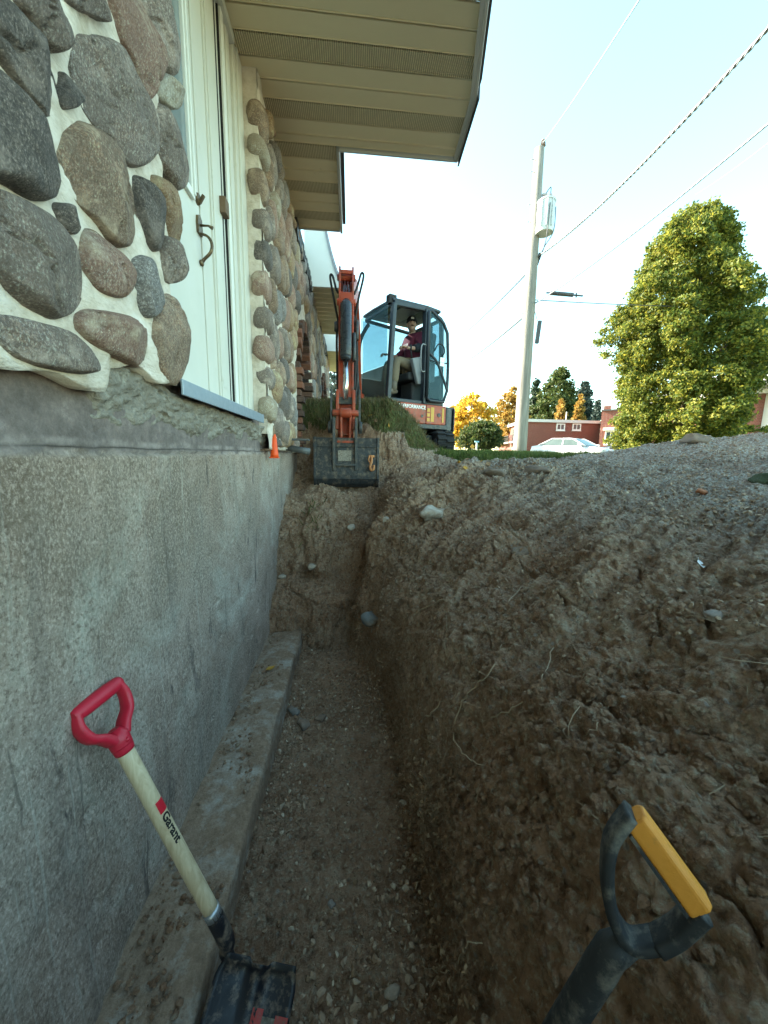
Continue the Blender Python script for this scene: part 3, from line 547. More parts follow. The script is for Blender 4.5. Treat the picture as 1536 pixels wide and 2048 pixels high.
def fill_stones(parent, y0, y1, z0, z1, size, seed, ok, gap=.020, npts=16, rings=RF, squash=1.35):
    rg = np.random.default_rng(seed); pts = []
    for k in range(9000):
        q = np.array([rg.uniform(y0-.1, y1+.1), rg.uniform(z0-.1, z1+.1)]); s = size*rg.uniform(.72, 1.2)
        if all(((q[0]-p[0])**2+((q[1]-p[1])/squash)**2) > ((s+p[2])/2)**2 for p in pts): pts.append((q[0], q[1], s))
    A = np.array([p[:2] for p in pts]); keys = list(SM); wts = np.array([.14, .26, .16, .12, .16, .1, .06])
    for i, c in enumerate(A):
        d = np.linalg.norm(A-c, axis=1); nb = A[np.argsort(d)[1:14]]; poly = clip_cell(c, nb, [(y0, z0), (y1, z0), (y1, z1), (y0, z1)])
        if poly is None or len(poly) < 3: continue
        ctr = poly.mean(0); ext = np.ptp(poly, axis=0).min()
        if ext < .05 or not ok(poly, ctr): continue
        poly = ctr+(poly-ctr)*(1-gap*1.6/max(ext, .05)); link('stone', stone_mesh(poly, 50+i+seed*97, npts, rings, min(.05, .45*ext), .004), SM[rg.choice(keys, p=wts)], parent)
trc = np.concatenate([np.array(p) for k, p in TRACED])
def free(poly, c):
    for k, p in TRACED:
        p = np.array(p); cc = p.mean(0); rr = np.ptp(p, axis=0)/2+np.ptp(poly, axis=0)/2
        if (np.abs(cc-c) < rr*.92).all(): return False
    return poly[:, 0].max() < 1.27 and (poly[:, 1].min() > .21 or poly[:, 0].max() < .95)
fill_stones(wall_near, -.45, 1.26, .16, 2.15, .2, 5, free, .02, 18)
# far wall with the two arched openings
ARCH = [(3.98, 5.15, 1.42), (7.1, 8.3, 1.5)]       # y0, y1, crown
def in_arch(y, z, grow=0.):
    r = np.zeros(np.shape(y), bool)
    for a, b, h in ARCH:
        m = (a+b)/2; w = (b-a)/2+grow; sp = h-.62; r |= (np.abs(y-m) < w) & ((z < sp) | (((y-m)/w)**2+((z-sp)/(.62+grow))**2 < 1))
    return r
wall_far = mortar_sheet('stone_wall', 2.58, 9.4, .02, 2.2, 61, hole=lambda y, z: in_arch(y, z, .0), st=.022)
wt = lambda y: np.interp(y, [2.6, 9.4], [2.18, 2.18])
okf = lambda poly, c: not in_arch(poly[:, 0], poly[:, 1], .07).any() and not in_arch(c[0:1], c[1:2], .1).any()
fill_stones(wall_far, 2.72, 5.2, .03, 2.16, .17, 8, okf, .012, 14)
fill_stones(wall_far, 5.2, 9.38, .03, 2.16, .23, 9, okf, .012, 10)
# return of the far jamb with its corner stones
jr = MB(); jr.mm((-.9, 2.575, .12), (-.556, 2.9, 2.2)); jmb = jr.build('jamb_return', M_mortar, house)
ks = ['brown', 'pale', 'brown', 'grey', 'dark', 'pink', 'grey', 'pink', 'grey', 'pale']
for i, (a, b) in enumerate([(187, 258), (264, 312), (326, 392), (405, 462), (467, 527), (532, 596), (606, 660), (665, 722), (728, 776), (787, 842)]):
    za = at(520, b, Y=2.56)[2]; zb = at(520, a, Y=2.56)[2]; e = MB(); hh = (zb-za)/2
    e.ell((0, 0, 0), (.062, .095+.012*math.sin(i*3), hh*1.02), None, 18, 13); q = np.array(e.v); q = np.sign(q)*np.abs(q/[.062, .1, hh])**.78*[.062, .1, hh]; q += .008*np.stack([fbm(q*18+i*5, 3, 401), fbm(q*18+i*5, 3, 404), fbm(q*18+i*5, 3, 407)], 1)
    e.v = [tuple(v+np.array([-.572+.008*math.sin(i*2.3), 2.645+.01*math.sin(i*5), (za+zb)/2])) for v in q]; e.build('stone', SM[ks[i]], jmb)
# ragged mortar ledge under the veneer and the door sill
ny, nz = 170, 22; ys = np.linspace(.93, 2.75, ny); tt = np.linspace(0, 1, nz); yy, uu = np.meshgrid(ys, tt)
top = np.interp(yy, [.93, 1.27, 1.3, 2.75], [.205, .205, .185, .165]); botm = .045+.012*np.sin(yy*11)+0*uu; p = np.stack([0*yy.ravel(), yy.ravel(), uu.ravel()*.3], 1)
prof = (-.022+.046*uu**.6)*ss(.92, .97, yy)-.02*ss(.97, .92, yy); xx = -.603+prof.ravel()+.012*fbm(p*12, 4, 421)+.011*fbm(p*42, 4, 425); zz = (botm+(top-botm)*uu).ravel()+.012*fbm(p*12, 3, 428)*(uu.ravel() < .9)
link('mortar_ledge', mesh_np('mortar_ledge', np.stack([xx, yy.ravel(), zz], 1), grid_faces(nz, ny)), M_rubble, house)
# door: leaf, jamb panel, storm frame, sill
dr = MB(); dr.mm((-.7, .95, .2), (-.664, 1.868, 2.16)); door = dr.build('door', M_cream, house, .003)
wf = MB()
for a, b in (((-.664, 1.76, 1.03), (-.648, 1.79, 2.1)), ((-.664, 1.05, 1.03), (-.648, 1.76, 1.06)), ((-.648, 1.772, 1.042), (-.64, 1.782, 2.1)), ((-.664, 1.05, 2.07), (-.648, 1.76, 2.1))): wf.mm(a, b)
wf.build('window_trim', M_white, door, .003)
pn = MB(); pn.mm((-.666, 1.06, 1.06), (-.66, 1.757, 2.07)); pn.build('pane', M_pane, door)
hd = MB(); hx, hy = -.664, 1.845
hd.prism([(-.022, -.06), (.022, -.06), (.026, .0), (.02, .05), (0, .07), (-.02, .05), (-.026, 0)], (hx+.006, hy, .985), (0, 1, 0), (0, 0, 1), (.012, 0, 0))
hd.tube(smooth_path([(hx+.012, hy, .93), (hx+.045, hy, .915), (hx+.062, hy+.004, .87), (hx+.055, hy, .81), (hx+.02, hy, .76), (hx+.012, hy, .745)]), [.008]*17+[.009]*4, 8)
hd.ell((hx+.008, hy, .735), (.01, .016, .022)); hd.tube([(hx+.01, hy, .985), (hx+.045, hy+.01, .995), (hx+.065, hy+.015, .985)], [.007, .006, .012], 6); hobj = hd.build('handle', M_bronze, door)
for v_ in hobj.data.vertices: v_.co.z = .955+(v_.co.z-.965)*.6; v_.co.x = hx+(v_.co.x-hx)*.85
db = MB(); db.tube([(hx, hy, 1.07), (hx+.012, hy, 1.07)], [.024, .02], 12); db.bar((hx+.012, hy, 1.055), (hx+.03, hy, 1.085), .012, .01); db.build('deadbolt', M_bronze, door)
fr = MB(); fr.mm((-.69, 1.871, .2), (-.668, 2.2, 2.4)); fr.mm((-.668, 1.873, .2), (-.66, 1.895, 2.4)); fr.mm((-.668, 2.02, .2), (-.659, 2.03, 2.4)); fr.mm((-.668, 2.06, .2), (-.662, 2.175, 2.4)); frm = fr.build('door_jamb', M_cream, house, .002)
gk = MB(); gk.mm((-.69, 2.202, .2), (-.67, 2.225, 2.45)); gk.mm((-.667, 2.236, .2), (-.657, 2.243, 2.45)); gk.build('gap_strip', M_gap, frm)  # black strips painted in for the shaded gap beside the storm frame
sf = MB(); sf.mm((-.69, 2.226, .195), (-.668, 2.30, 2.45)); sf.mm((-.668, 2.246, .195), (-.648, 2.29, 2.45)); stf = sf.build('storm_frame', M_white, house, .002)
cs = MB(); cs.mm((-.69, 2.302, .2), (-.66, 2.42, 2.42)); cs.mm((-.66, 2.325, .2), (-.65, 2.38, 2.42)); cs.mm((-.69, 2.422, .19), (-.645, 2.47, 2.3)); cs.mm((-.69, 2.472, .19), (-.635, 2.573, 2.2)); cs.build('door_casing', M_cream, house, .003)
sh = MB(); sh.mm((-.662, 2.14, 1.19), (-.632, 2.20, 1.265)); sh.build('strike_block', simple('rusty_block', (.16, .1, .06), .7, .4, 20, .5), frm, .003)
hdr = MB(); hdr.mm((-.7, .95, 2.1615), (-.63, 2.42, 2.3)); hdr.build('door_header', M_cream, house, .003)
si = MB(); si.prism([(0, 0), (.008, 0), (.008, .05), (-.155, .068), (-.155, .06), (0, .043)], (-.548, 1.86, .178), (1, 0, 0), (0, 0, 1), (0, 1.13, 0)); si.build('door_sill', M_sill, house, .002)
# soffits: separate lapped panels, every third one vented
sof = MB(); sof.mm((-.9, -1.0, 2.262), (.62, 3.0, 2.27)); soff = sof.build('soffit', M_soff, house)
def edge_x(y): return float(np.interp(y, [-1, 2.0, 2.62, 3.1], [.56, .615, .752, .778]))
joints = [2.386+.125*k for k in range(-27, 7)]
for k in range(len(joints)-1):
    a, b = joints[k], min(joints[k+1], 3.085); vent = (k-27) % 3 == 0; x1 = edge_x((a+b)/2); z = 2.2
    m = MB(); m.cur = 0; m.mm((-.7, a+.007, z), (x1, b-.006, z+.012)); m.mm((-.7, b-.006, z+.014), (x1, b+.007, z+.02)); m.mm((-.7, b-.012, z-.005), (x1, b-.0065, z+.004)); 
    m.build('soffit_panel', M_vent if vent else M_soff, soff, .002, 1)
k = 0; a = 3.09
while a < 4.1:
    b = min(a+.125, 4.112); m = MB(); m.mm((-.7, a+.006, 2.2), (-.115, b-.006, 2.212)); m.mm((-.7, b-.006, 2.214), (-.115, b+.006, 2.22)); m.mm((-.7, b-.012, 2.195), (-.115, b-.0065, 2.204)); m.build('soffit_panel', M_vent if k % 3 == 0 else M_soff, soff, .002, 1); a = b; k += 1
fa = MB()
for y0, y1 in ((-1, 2.0), (2.0, 2.62), (2.62, 3.1)): fa.bar((edge_x(y0)+.012, y0, 2.26), (edge_x(y1)+.012, y1, 2.26), .02, .16); fa.bar((edge_x(y0)-.004, y0, 2.19), (edge_x(y1)-.004, y1, 2.19), .034, .014)
fa.mm((-.095, 3.088, 2.178), (.79, 3.108, 2.34)); fa.mm((-.113, 3.109, 2.178), (-.09, 4.13, 2.3)); fa.mm((-.6, 4.113, 2.19), (-.115, 4.131, 2.3)); fas = fa.build('fascia', M_fascia, house, .003)
de = MB()
for y0, y1 in ((-1, 2.0), (2.0, 2.62), (2.62, 3.1)): de.bar((edge_x(y0)+.036, y0, 2.33), (edge_x(y1)+.036, y1, 2.33), .026, .05)
de.bar((edge_x(2.62)+.022, 2.58, 2.2), (edge_x(3.1)+.024, 3.12, 2.2), .012, .07); de.mm((-.088, 3.2, 2.25), (-.06, 4.1, 2.31)); de.build('drip_edge', M_dark, fas)
# roof body over all of it (casts the shade the trench lies in)
roof = MB(); roof.prism([(.6, 2.37), (.55, 2.43), (-6.5, 5.75), (-13.5, 2.5), (-13.5, 2.37)], (0, -7.4, 0), (1, 0, 0), (0, 0, 1), (0, 21, 0)); roof.prism([(-.6, 2.345), (-.6, 2.6), (-6.5, 5.745), (-13.5, 2.5), (-13.5, 2.345)], (0, 6.6, 0), (1, 0, 0), (0, 0, 1), (0, 6.9, 0)); roof.prism([(-.095, 2.31), (-.095, 2.34), (-.65, 2.62), (-.65, 2.31)], (0, 3.63, 0), (1, 0, 0), (0, 0, 1), (0, .98, 0)); roof.build('roof', M_shing, house)
bw = MB(); bw.mm((-13, -12, -1.5), (-.92, 10.0, 2.36)); bw.mm((-.92, -12, .1), (-.64, -.5, 2.3)); bw.mm((-.92, 9.38, -.5), (-.56, 9.5, 2.3)); bw.build('house_body', M_cream, house)
# brick arches and white windows in them
for a, b, h in ARCH:
    wr = MB(); wr.mm((-.80, a-.02, -.1), (-.74, b+.02, h)); wn = wr.build('arched_window', M_white, house)
    fm = MB(); m_ = (a+b)/2; fm.mm((-.74, m_-.03, 0), (-.71, m_+.03, h-.05)); fm.mm((-.74, a+.1, .62), (-.712, b-.1, .68)); fm.mm((-.74, a+.1, 0), (-.70, a+.17, h-.4)); fm.mm((-.74, b-.17, 0), (-.70, b-.1, h-.4)); fm.mm((-.74, a, .0), (-.56, b, .06)); fm.build('window_frame', M_white, wn)
    for y0, y1 in ((a+.18, m_-.04), (m_+.04, b-.18)): q = MB(); q.mm((-.739, y0, .1), (-.725, y1, .6)); q.mm((-.739, y0, .7), (-.725, y1, h-.3)); q.build('pane', M_pane, wn)
    sp = h-.62; w = (b-a)/2; bk_ = []; z = .02
    while z < sp: bk_ += [((0, a+.05, z+.03), (.1, .06), 0), ((0, b-.05, z+.03), (.1, .06), 0)]; z += .07
    for k in range(15):
        th = math.pi*(k+.5)/15; bk_.append(((0, m_-math.cos(th)*(w-.04), sp+math.sin(th)*.6), (.075, .13), th))
    for i, (c, dms, th) in enumerate(bk_):
        q = MB(); j = .006*math.sin(i*7.3)
        q.box((-.63+j, c[1], c[2]), (.24, dms[0], dms[1]) if th else (.24+.05*(i//2 % 2), dms[0]+.05*(i//2 % 2), dms[1]), Matrix.Rotation(-(th-math.pi/2), 3, 'X') if th else None); q.build('brick', M_brick[(i*5+i//3) % 3], wn, .005, 1)
# bell-cast mansard end faces and their soffits further along
def mansard(y0, y1, zb, x1, hgt):
    pf = [(-.6, zb), (x1, zb)]+[(x1-(x1+.42)*s**.75*.9-.0, zb+hgt*s**1.9*.35+hgt*.65*s) for s in np.linspace(.02, 1, 9)]+[(-.6, zb+hgt)]
    q = MB(); q.prism(pf, (0, y0+.015, 0), (1, 0, 0), (0, 0, 1), (0, .03, 0)); mp = q.build('gable_panel', M_white, house)
    q = MB(); pf2 = [(p_[0]+.012, p_[1]+.012) for p_ in pf[1:-1]]; n_ = len(pf2)
    V_ = [(p_[0], y0-.02, p_[1]) for p_ in pf2]+[(p_[0], y1, p_[1]) for p_ in pf2]+[(p_[0]-.02, y0-.02, p_[1]-.03) for p_ in pf2]+[(p_[0]-.02, y1, p_[1]-.03) for p_ in pf2]
    q.add(V_, [(i, i+1, n_+i+1, n_+i) for i in range(n_-1)]+[(2*n_+i, 3*n_+i, 3*n_+i+1, 2*n_+i+1) for i in range(n_-1)]+[(i, 2*n_+i, 2*n_+i+1, i+1) for i in range(n_-1)]); q.build('mansard_shingles', simple('mansard_grey', (.34, .34, .38), .85, .3, 20, .6), mp)
    y = y0+.035
    while y < y1-.05:
        q = MB(); q.mm((-.6, y+.008, zb), (x1-.01, min(y+.16, y1), zb+.012)); q.build('soffit_panel', M_soff, mp, .003, 1); y += .165
    q = MB(); q.mm((x1-.008, y0, zb-.012), (x1+.01, y1, zb+.05)); q.build('fascia', M_fascia, mp)
mansard(5.25, 7.2, 2.13, -.075, .95); mansard(8.2, 10.2, 2.1, -.1, .8)
fz = MB()
for k in range(26):
    y = 3.95+k*.05; fz.box((-.535+.01*math.sin(k*3.1), y, 2.115+.012*math.sin(k*5.7)), (.05, .056, .14+.03*math.sin(k*2.2)))
fz.build('frieze_shingles', M_dark, house); fz = MB()
for k in range(22): fz.box((-.535+.01*math.sin(k*3.1), 7.25+k*.05, 2.1+.012*math.sin(k*5.7)), (.05, .056, .16))
fz.build('frieze_shingles', M_dark, house)
# ------------------------------------------------------------------ excavator
M_or = simple('orange_paint', (.38, .062, .028), .42, .2, 6, .3, 60, .001, dirt=(.15, .09, .065), dirtamt=.5)
M_navy = simple('cab_navy_paint', (.028, .036, .046), .42, .25, 8, .15, 60, .001, dirt=(.13, .12, .105), dirtamt=.6)
M_steel = simple('muddy_steel', (.07, .075, .08), .55, .4, 12, .5, 60, .004, metal=.5, dirt=(.16, .13, .1), dirtamt=.5)
M_bucket = simple('bucket_steel', (.04, .043, .048), .5, .45, 11, .8, 40, .006, metal=.4, dirt=(.17, .135, .105), dirtamt=.5)
M_chrome = simple('chrome_rod', (.72, .74, .76), .14, .05, 5, 0, metal=1)
M_rub = simple('black_rubber', (.022, .022, .023), .75, .4, 14, .4, 60, .003, dirt=(.11, .09, .07), dirtamt=.58)
M_cyl = simple('cylinder_black', (.03, .034, .042), .32, .2, 8, .05)
M_seat = simple('seat_vinyl', (.035, .035, .037), .6, .2, 12, .3)
M_greyp = simple('grey_plastic', (.26, .27, .28), .5, .12, 8, .1)
M_cabglass = glass_mat('cab_glass', (.10, .22, .26), .16, .03)
M_dirtyglass = glass_mat('muddy_glass', (.07, .1, .09), .72, .25)
M_lamp = simple('lamp_lens', (.55, .55, .52), .2, .05, 5, 0)
M_txt_w = simple('white_lettering', (.85, .85, .83), .5, .03, 5, 0)
M_decal = simple('yellow_decal', (.62, .34, .06), .5, .1, 10, 0)
EX = Vector((1.0, 7.05, .04)); th = math.atan2(-.45, -.89); FW = Vector((math.cos(th), math.sin(th), 0)); LF = Vector((-FW.y, FW.x, 0))
def L(f, l, z): return EX+FW*f+LF*l+Vector((0, 0, z))
ROTL = Matrix((FW, LF, Vector((0, 0, 1)))).transposed()
def lbox(m, a, b): return m.box(L(*[(a[i]+b[i])/2 for i in range(3)]), [abs(b[i]-a[i]) for i in range(3)], ROTL)
def lprism(m, poly, z0, z1): return m.prism(poly, L(0, 0, (z0+z1)/2), FW, LF, (0, 0, z1-z0))
exc = empty('excavator', EX, 'orange compact excavator with dark cab reaching its bucket into the trench end', 'excavator')
# undercarriage along the wall
for s in (-1, 1):
    cx = EX.x+s*.56; y0, y1 = EX.y-.98, EX.y+.95; r = .165; zc = EX.z+r
    prof = [(y0+r+r*math.sin(a)*-1, zc+r*math.cos(a)) for a in np.linspace(0, math.pi, 9)]+[(y1-r+r*math.sin(a), zc-r*math.cos(a)) for a in np.linspace(0, math.pi, 9)]
    m = MB(); m.prism(prof, (cx, 0, 0), (0, 1, 0), (0, 0, 1), (.28, 0, 0)); tr = m.build('track', M_rub, exc, .01)
    g = MB(); per = np.array(prof); seg = np.linalg.norm(np.roll(per, -1, 0)-per, axis=1); cum = np.concatenate([[0], np.cumsum(seg)]); per2 = np.concatenate([per, per[:1]])
    for t in np.arange(0, cum[-1]-.05, .105):
        a = np.array([np.interp(t, cum, per2[:, 0]), np.interp(t, cum, per2[:, 1])]); b = np.array([np.interp(t+.01, cum, per2[:, 0]), np.interp(t+.01, cum, per2[:, 1])]); d = (b-a)/np.linalg.norm(b-a); n_ = np.array([d[1], -d[0]]); n_ = n_ if (a-np.array([EX.y, zc])) @ n_ > 0 else -n_
        for sx in (-.072, .072): c = a+n_*.012+d*(.02 if sx > 0 else -.02); g.box((cx+sx, c[0], c[1]), (.13, .05, .03), Matrix(((1, 0, 0), (0, d[0], n_[0]), (0, d[1], n_[1]))))
    g.build('grouser', M_rub, tr, .004)
    w_ = MB()
    for yy_ in (y0+r, y0+.5, y0+.8, y0+1.1, y0+1.4, y1-r): w_.tube([(cx-s*.12, yy_, zc-.03), (cx-s*.155, yy_, zc-.03)], .1 if yy_ in (y0+r, y1-r) else .07, 12)
    w_.build('roller', M_steel, tr)
m = MB(); m.mm((EX.x-.42, EX.y-.5, EX.z+.16), (EX.x+.42, EX.y+.5, EX.z+.3)); m.tube([EX+Vector((0, 0, .28)), EX+Vector((0, 0, .36))], .36, 24)
m.prism([(-.45, .14), (-.42, .26), (0, .34), (.45, .3), (.45, .16)], (EX.x+.36, EX.y, EX.z), (0, 1, 0), (0, 0, 1), (.12, 0, 0)); m.build('undercarriage', M_steel, exc, .01)
m = MB(); m.prism([(0, 0), (.05, .02), (.08, .18), (.05, .33), (.01, .34), (.04, .17)], (EX.x, EX.y+1.3, EX.z+.02), (0, 1, 0), (0, 0, 1), (1.3, 0, 0)); m.bar((EX.x-.3, EX.y+1.3, EX.z+.18), (EX.x-.3, EX.y+.4, EX.z+.2), .08, .08); m.bar((EX.x+.3, EX.y+1.3, EX.z+.18), (EX.x+.3, EX.y+.4, EX.z+.2), .08, .08); m.build('dozer_blade', M_steel, exc, .006)
# upper body
m = MB(); lprism(m, [(.82, -.72), (.9, .0), (.86, .72), (-.42, .735), (-.42, -.735)], .40, .48); m.build('deck', M_steel, exc, .01)
m = MB(); lbox(m, (.84, .695, .475), (.085, .748, .80)); m.build('side_panel', M_or, exc, .014)
m = MB(); lbox(m, (.075, .69, .475), (-.36, .742, .80)); sp2 = m.build('side_panel', M_or, exc, .014)
m = MB(); lbox(m, (.84, -.72, .475), (-.36, .69, .62)); lbox(m, (.2, -.74, .62), (-.36, -.25, 1.25)); m.build('engine_housing', M_or, exc, .03)
m = MB()
for a, b in ((-.375, -.55), (-.56, -.70)):
    pf = [(a, .735), (b, .70 if b > -.6 else .60), (b, -.70 if b > -.6 else -.60), (a, -.735)]; lprism(m, pf, .37, .80)
m.build('counterweight', M_navy, exc, .03)
tm = text_mesh('HIGH PERFORMANCE', .085, .001, .0022); w0 = max(v.co.x for v in tm.vertices); map_mesh(tm, lambda c: L(.80-c.x*(.70/w0), .7495+c.z, .715+c.y*.95)-EX*0); lo = link('lettering', tm, M_txt_w, exc)
m = MB()
for zz_ in (.55, .63, .71): lbox(m, (.06, .742, zz_-.028), (.0, .747, zz_+.028))
lbox(m, (-.02, .742, .52), (-.09, .7465, .76)); lbox(m, (-.27, .742, .52), (-.31, .7465, .76)); m.build('decal', M_decal, sp2)
m = MB(); m.tube([L(.17, .742, .6), L(.17, .756, .6)], .026, 12); m.build('lock', M_steel, exc); m = MB(); m.tube([L(-.2, .738, .64), L(-.2, .75, .64)], .035, 12); m.build('lock', M_steel, exc)
# cab: frame of posts, roof, glass
pts = {'lf': [(.82, .70, .80), (.80, .70, 1.6), (.72, .69, 2.25)], 'lb': [(.14, .71, .80), (.14, .71, 1.6), (.14, .70, 2.285)], 'lr': [(-.28, .70, .80), (-.29, .70, 1.5), (-.24, .68, 2.25)], 'rf': [(.86, -.22, .70), (.86, -.22, 1.62), (.82, -.22, 1.95), (.68, -.2, 2.205)], 'rr': [(-.28, -.22, .80), (-.29, -.22, 1.5), (-.24, -.2, 2.25)]}
m = MB(); m.bar(L(.82, .69, .80), L(.735, .69, 2.26), .07, .085, LF); m.bar(L(.13, .705, .80), L(.13, .705, 2.295), .05, .10, LF); m.bar(L(-.28, .69, .80), L(-.23, .68, 2.2), .06, .07, LF); m.bar(L(-.28, -.22, .8), L(-.23, -.2, 2.25), .06, .07, LF)
m.tube(smooth_path([L(*p_) for p_ in pts['rf']], 5), .036, 8); m.bar(L(.735, .69, 2.25), L(.735, -.2, 2.25), .06, .05); m.bar(L(.84, .69, .83), L(.88, -.22, .8), .06, .06); m.bar(L(.82, .69, .825), L(-.28, .69, .825), .06, .06); m.bar(L(.74, .69, 2.265), L(.12, .7, 2.295), .07, .075); m.bar(L(.12, .7, 2.295), L(-.22, .68, 2.2), .07, .06); m.bar(L(.735, -.2, 2.25), L(-.22, -.2, 2.205), .06, .05); m.bar(L(-.22, .68, 2.2), L(-.22, -.2, 2.2), .06, .05); m.bar(L(-.28, .69, 1.3), L(-.28, -.22, 1.3), .05, .05)
m.bar(L(.13, .70, 1.55), L(-.28, .70, 1.45), .03, .03); cab = m.build('cab_frame', M_navy, exc, .012)
m = MB(); pf = [(.78, -.24), (.79, .1), (.76, .70), (.1, .74), (-.2, .70), (-.27, .2), (-.25, -.24)]; lprism(m, pf, 2.30, 2.345); lprism(m, [(a*.86+.02, b*.86+.03) for a, b in pf], 2.34, 2.372); m.build('cab_roof', M_navy, exc, .022, 3)
m = MB(); lbox(m, (.5, 0, 2.285), (.15, .55, 2.30)); m.build('roof_hatch', M_greyp, exc)
m = MB(); lbox(m, (.84, -.2, 1.36), (.83, .66, 2.26)); m.build('front_window', M_cabglass, exc)
m = MB(); lbox(m, (.862, -.2, .84), (.852, .655, 1.34)); m.build('lower_front_window', M_dirtyglass, exc)
m = MB(); lbox(m, (-.29, -.19, 1.33), (-.28, .66, 2.24)); m.build('rear_window', M_cabglass, exc)
m = MB(); lbox(m, (-.27, -.225, 1.3), (.78, -.215, 2.24)); m.build('right_window', M_cabglass, exc)
m = MB(); lbox(m, (-.26, -.21, .82), (.8, -.2, 1.28)); lbox(m, (-.28, -.2, .83), (-.26, .68, 1.28)); m.build('inner_panel', M_navy, exc)
m = MB(); lbox(m, (.8, -.2, .80), (-.26, .68, .835)); m.build('cab_floor', M_steel, exc)
# door folded back against the side: frame, glass, handle, diagonal lower rail
m = MB(); yl = .775; zb, zt = .86, 2.2; P_ = [L(.105, yl, zb+.06), L(.105, yl, zt+.04), L(.06, yl, zt+.07), L(-.2, yl, zt-.08), L(-.29, yl, zt-.22), L(-.335, yl, 1.5), L(-.335, yl, zb+.2), L(-.26, yl, zb), L(.05, yl, zb), L(.105, yl, zb+.06)]
m.tube(P_, .027, 8); m.tube(smooth_path([L(.10, yl, 1.62), L(-.08, yl, 1.5), L(-.24, yl, 1.24), L(-.33, yl, 1.06)], 4), .022, 8); m.tube([L(.1, yl, 1.50), L(-.33, yl, 1.50)], .010, 6); cd = m.build('cab_door', M_navy, exc)
m = MB(); m.prism([(.09, .9), (.09, 2.29), (-.18, 2.18), (-.27, 2.04), (-.315, 1.5), (-.315, 1.05), (-.25, .89)], L(0, yl, 0), FW, (0, 0, 1), LF*.006); m.build('door_glass', M_cabglass, cd)
m = MB(); m.tube(smooth_path([L(-.02, yl+.01, 1.66), L(-.06, yl+.05, 1.76), L(-.16, yl+.055, 1.75), L(-.2, yl+.05, 1.66), L(-.19, yl+.01, 1.6)], 4), .011, 6); m.build('handle', M_rub, cd)
m = MB(); lbox(m, (-.15, yl+.005, 1.44), (-.24, yl+.009, 1.58)); m.build('sticker', M_txt_w, cd)
m = MB(); m.box(L(.74, .62, 2.33), (.13, .11, .13), ROTL); m.box(L(.80, .62, 2.33), (.01, .09, .10), ROTL); m.build('work_light', M_rub, exc, .015)
m = MB(); m.tube(smooth_path([L(.14, .755, 1.32), L(.24, .77, 1.34), L(.24, .77, 1.7), L(.14, .755, 1.73)], 3), .011, 6); m.build('grab_rail', M_greyp, exc)
# seat and controls
m = MB(); lbox(m, (.32, .06, 1.20), (-.13, .54, 1.34)); m.box(L(-.17, .3, 1.68), (.13, .46, .72), ROTL @ Matrix.Rotation(R(-8), 3, 'Y')); m.box(L(-.22, .3, 2.12), (.1, .26, .16), ROTL); lbox(m, (.2, .12, .84), (-.1, .48, 1.2)); m.build('seat', M_seat, exc, .04, 3)
m = MB(); m.prism([(.34, 1.52), (.05, 1.6), (-.15, 1.55), (-.15, 1.2), (.2, 1.12)], L(0, .615, 0), FW, (0, 0, 1), LF*.09); m.build('control_console', M_greyp, exc, .02)
m = MB(); m.prism([(.34, 1.52), (.05, 1.6), (-.15, 1.55), (-.15, 1.2), (.2, 1.12)], L(0, -.05, 0), FW, (0, 0, 1), LF*.09)
for l_ in (.60, -.05): m.tube([L(.30, l_, 1.52), L(.33, l_, 1.66)], .012, 6); m.ell(L(.335, l_, 1.70), (.026, .026, .05))
m.tube([L(.66, .2, .84), L(.6, .22, 1.36)], .012, 6); m.tube([L(.66, .36, .84), L(.6, .38, 1.36)], .012, 6); m.build('control_lever', M_rub, exc)
# boom foot, boom, dipper, bucket: one vertical plane swung towards the trench
BX = -.055
def bq(y, z, x=0): return Vector((BX+x, y, z))
def bbeam(m, pts, wid, hts):   # box girder along (y,z) points
    n = len(pts); V_ = []
    for i, (y, z) in enumerate(pts):
        a = pts[max(i-1, 0)]; b = pts[min(i+1, n-1)]; d = np.array([b[0]-a[0], b[1]-a[1]]); d /= np.linalg.norm(d); nn = np.array([-d[1], d[0]])*hts[i]/2; xo = BXs(y)
        for sx, sn in ((-1, -1), (1, -1), (1, 1), (-1, 1)): V_.append((xo+sx*wid/2, y+sn*nn[0], z+sn*nn[1]))
    return m.add(V_, [(0, 3, 2, 1), (4*n-4, 4*n-3, 4*n-2, 4*n-1)]+[(4*i+k, 4*i+(k+1) % 4, 4*i+4+(k+1) % 4, 4*i+4+k) for i in range(n-1) for k in range(4)])
def BXs(y): return float(np.interp(y, [4.5, 6.4], [BX, .10]))
m = MB(); bbeam(m, [(6.35, .78), (6.1, 1.15), (5.75, 1.75), (5.4, 2.02), (5.0, 2.0), (4.5, 1.74)], .17, [.2, .26, .32, .32, .26, .18]); boom = m.build('boom', M_or, exc, .015)
m = MB(); m.mm((.0, 6.15, .42), (.24, 6.55, .9)); m.tube([(.12, 6.4, .4), (.12, 6.4, .98)], .1, 12); m.build('swing_post', M_or, exc, .02)
m = MB(); m.tube([(.10, 6.05, .72), (.04, 5.55, 1.3)], .055, 12); m.cur = 1; m.tube([(.04, 5.55, 1.3), (.03, 5.42, 1.52)], .03, 10); m.build('boom_cylinder', [M_cyl, M_chrome], exc)
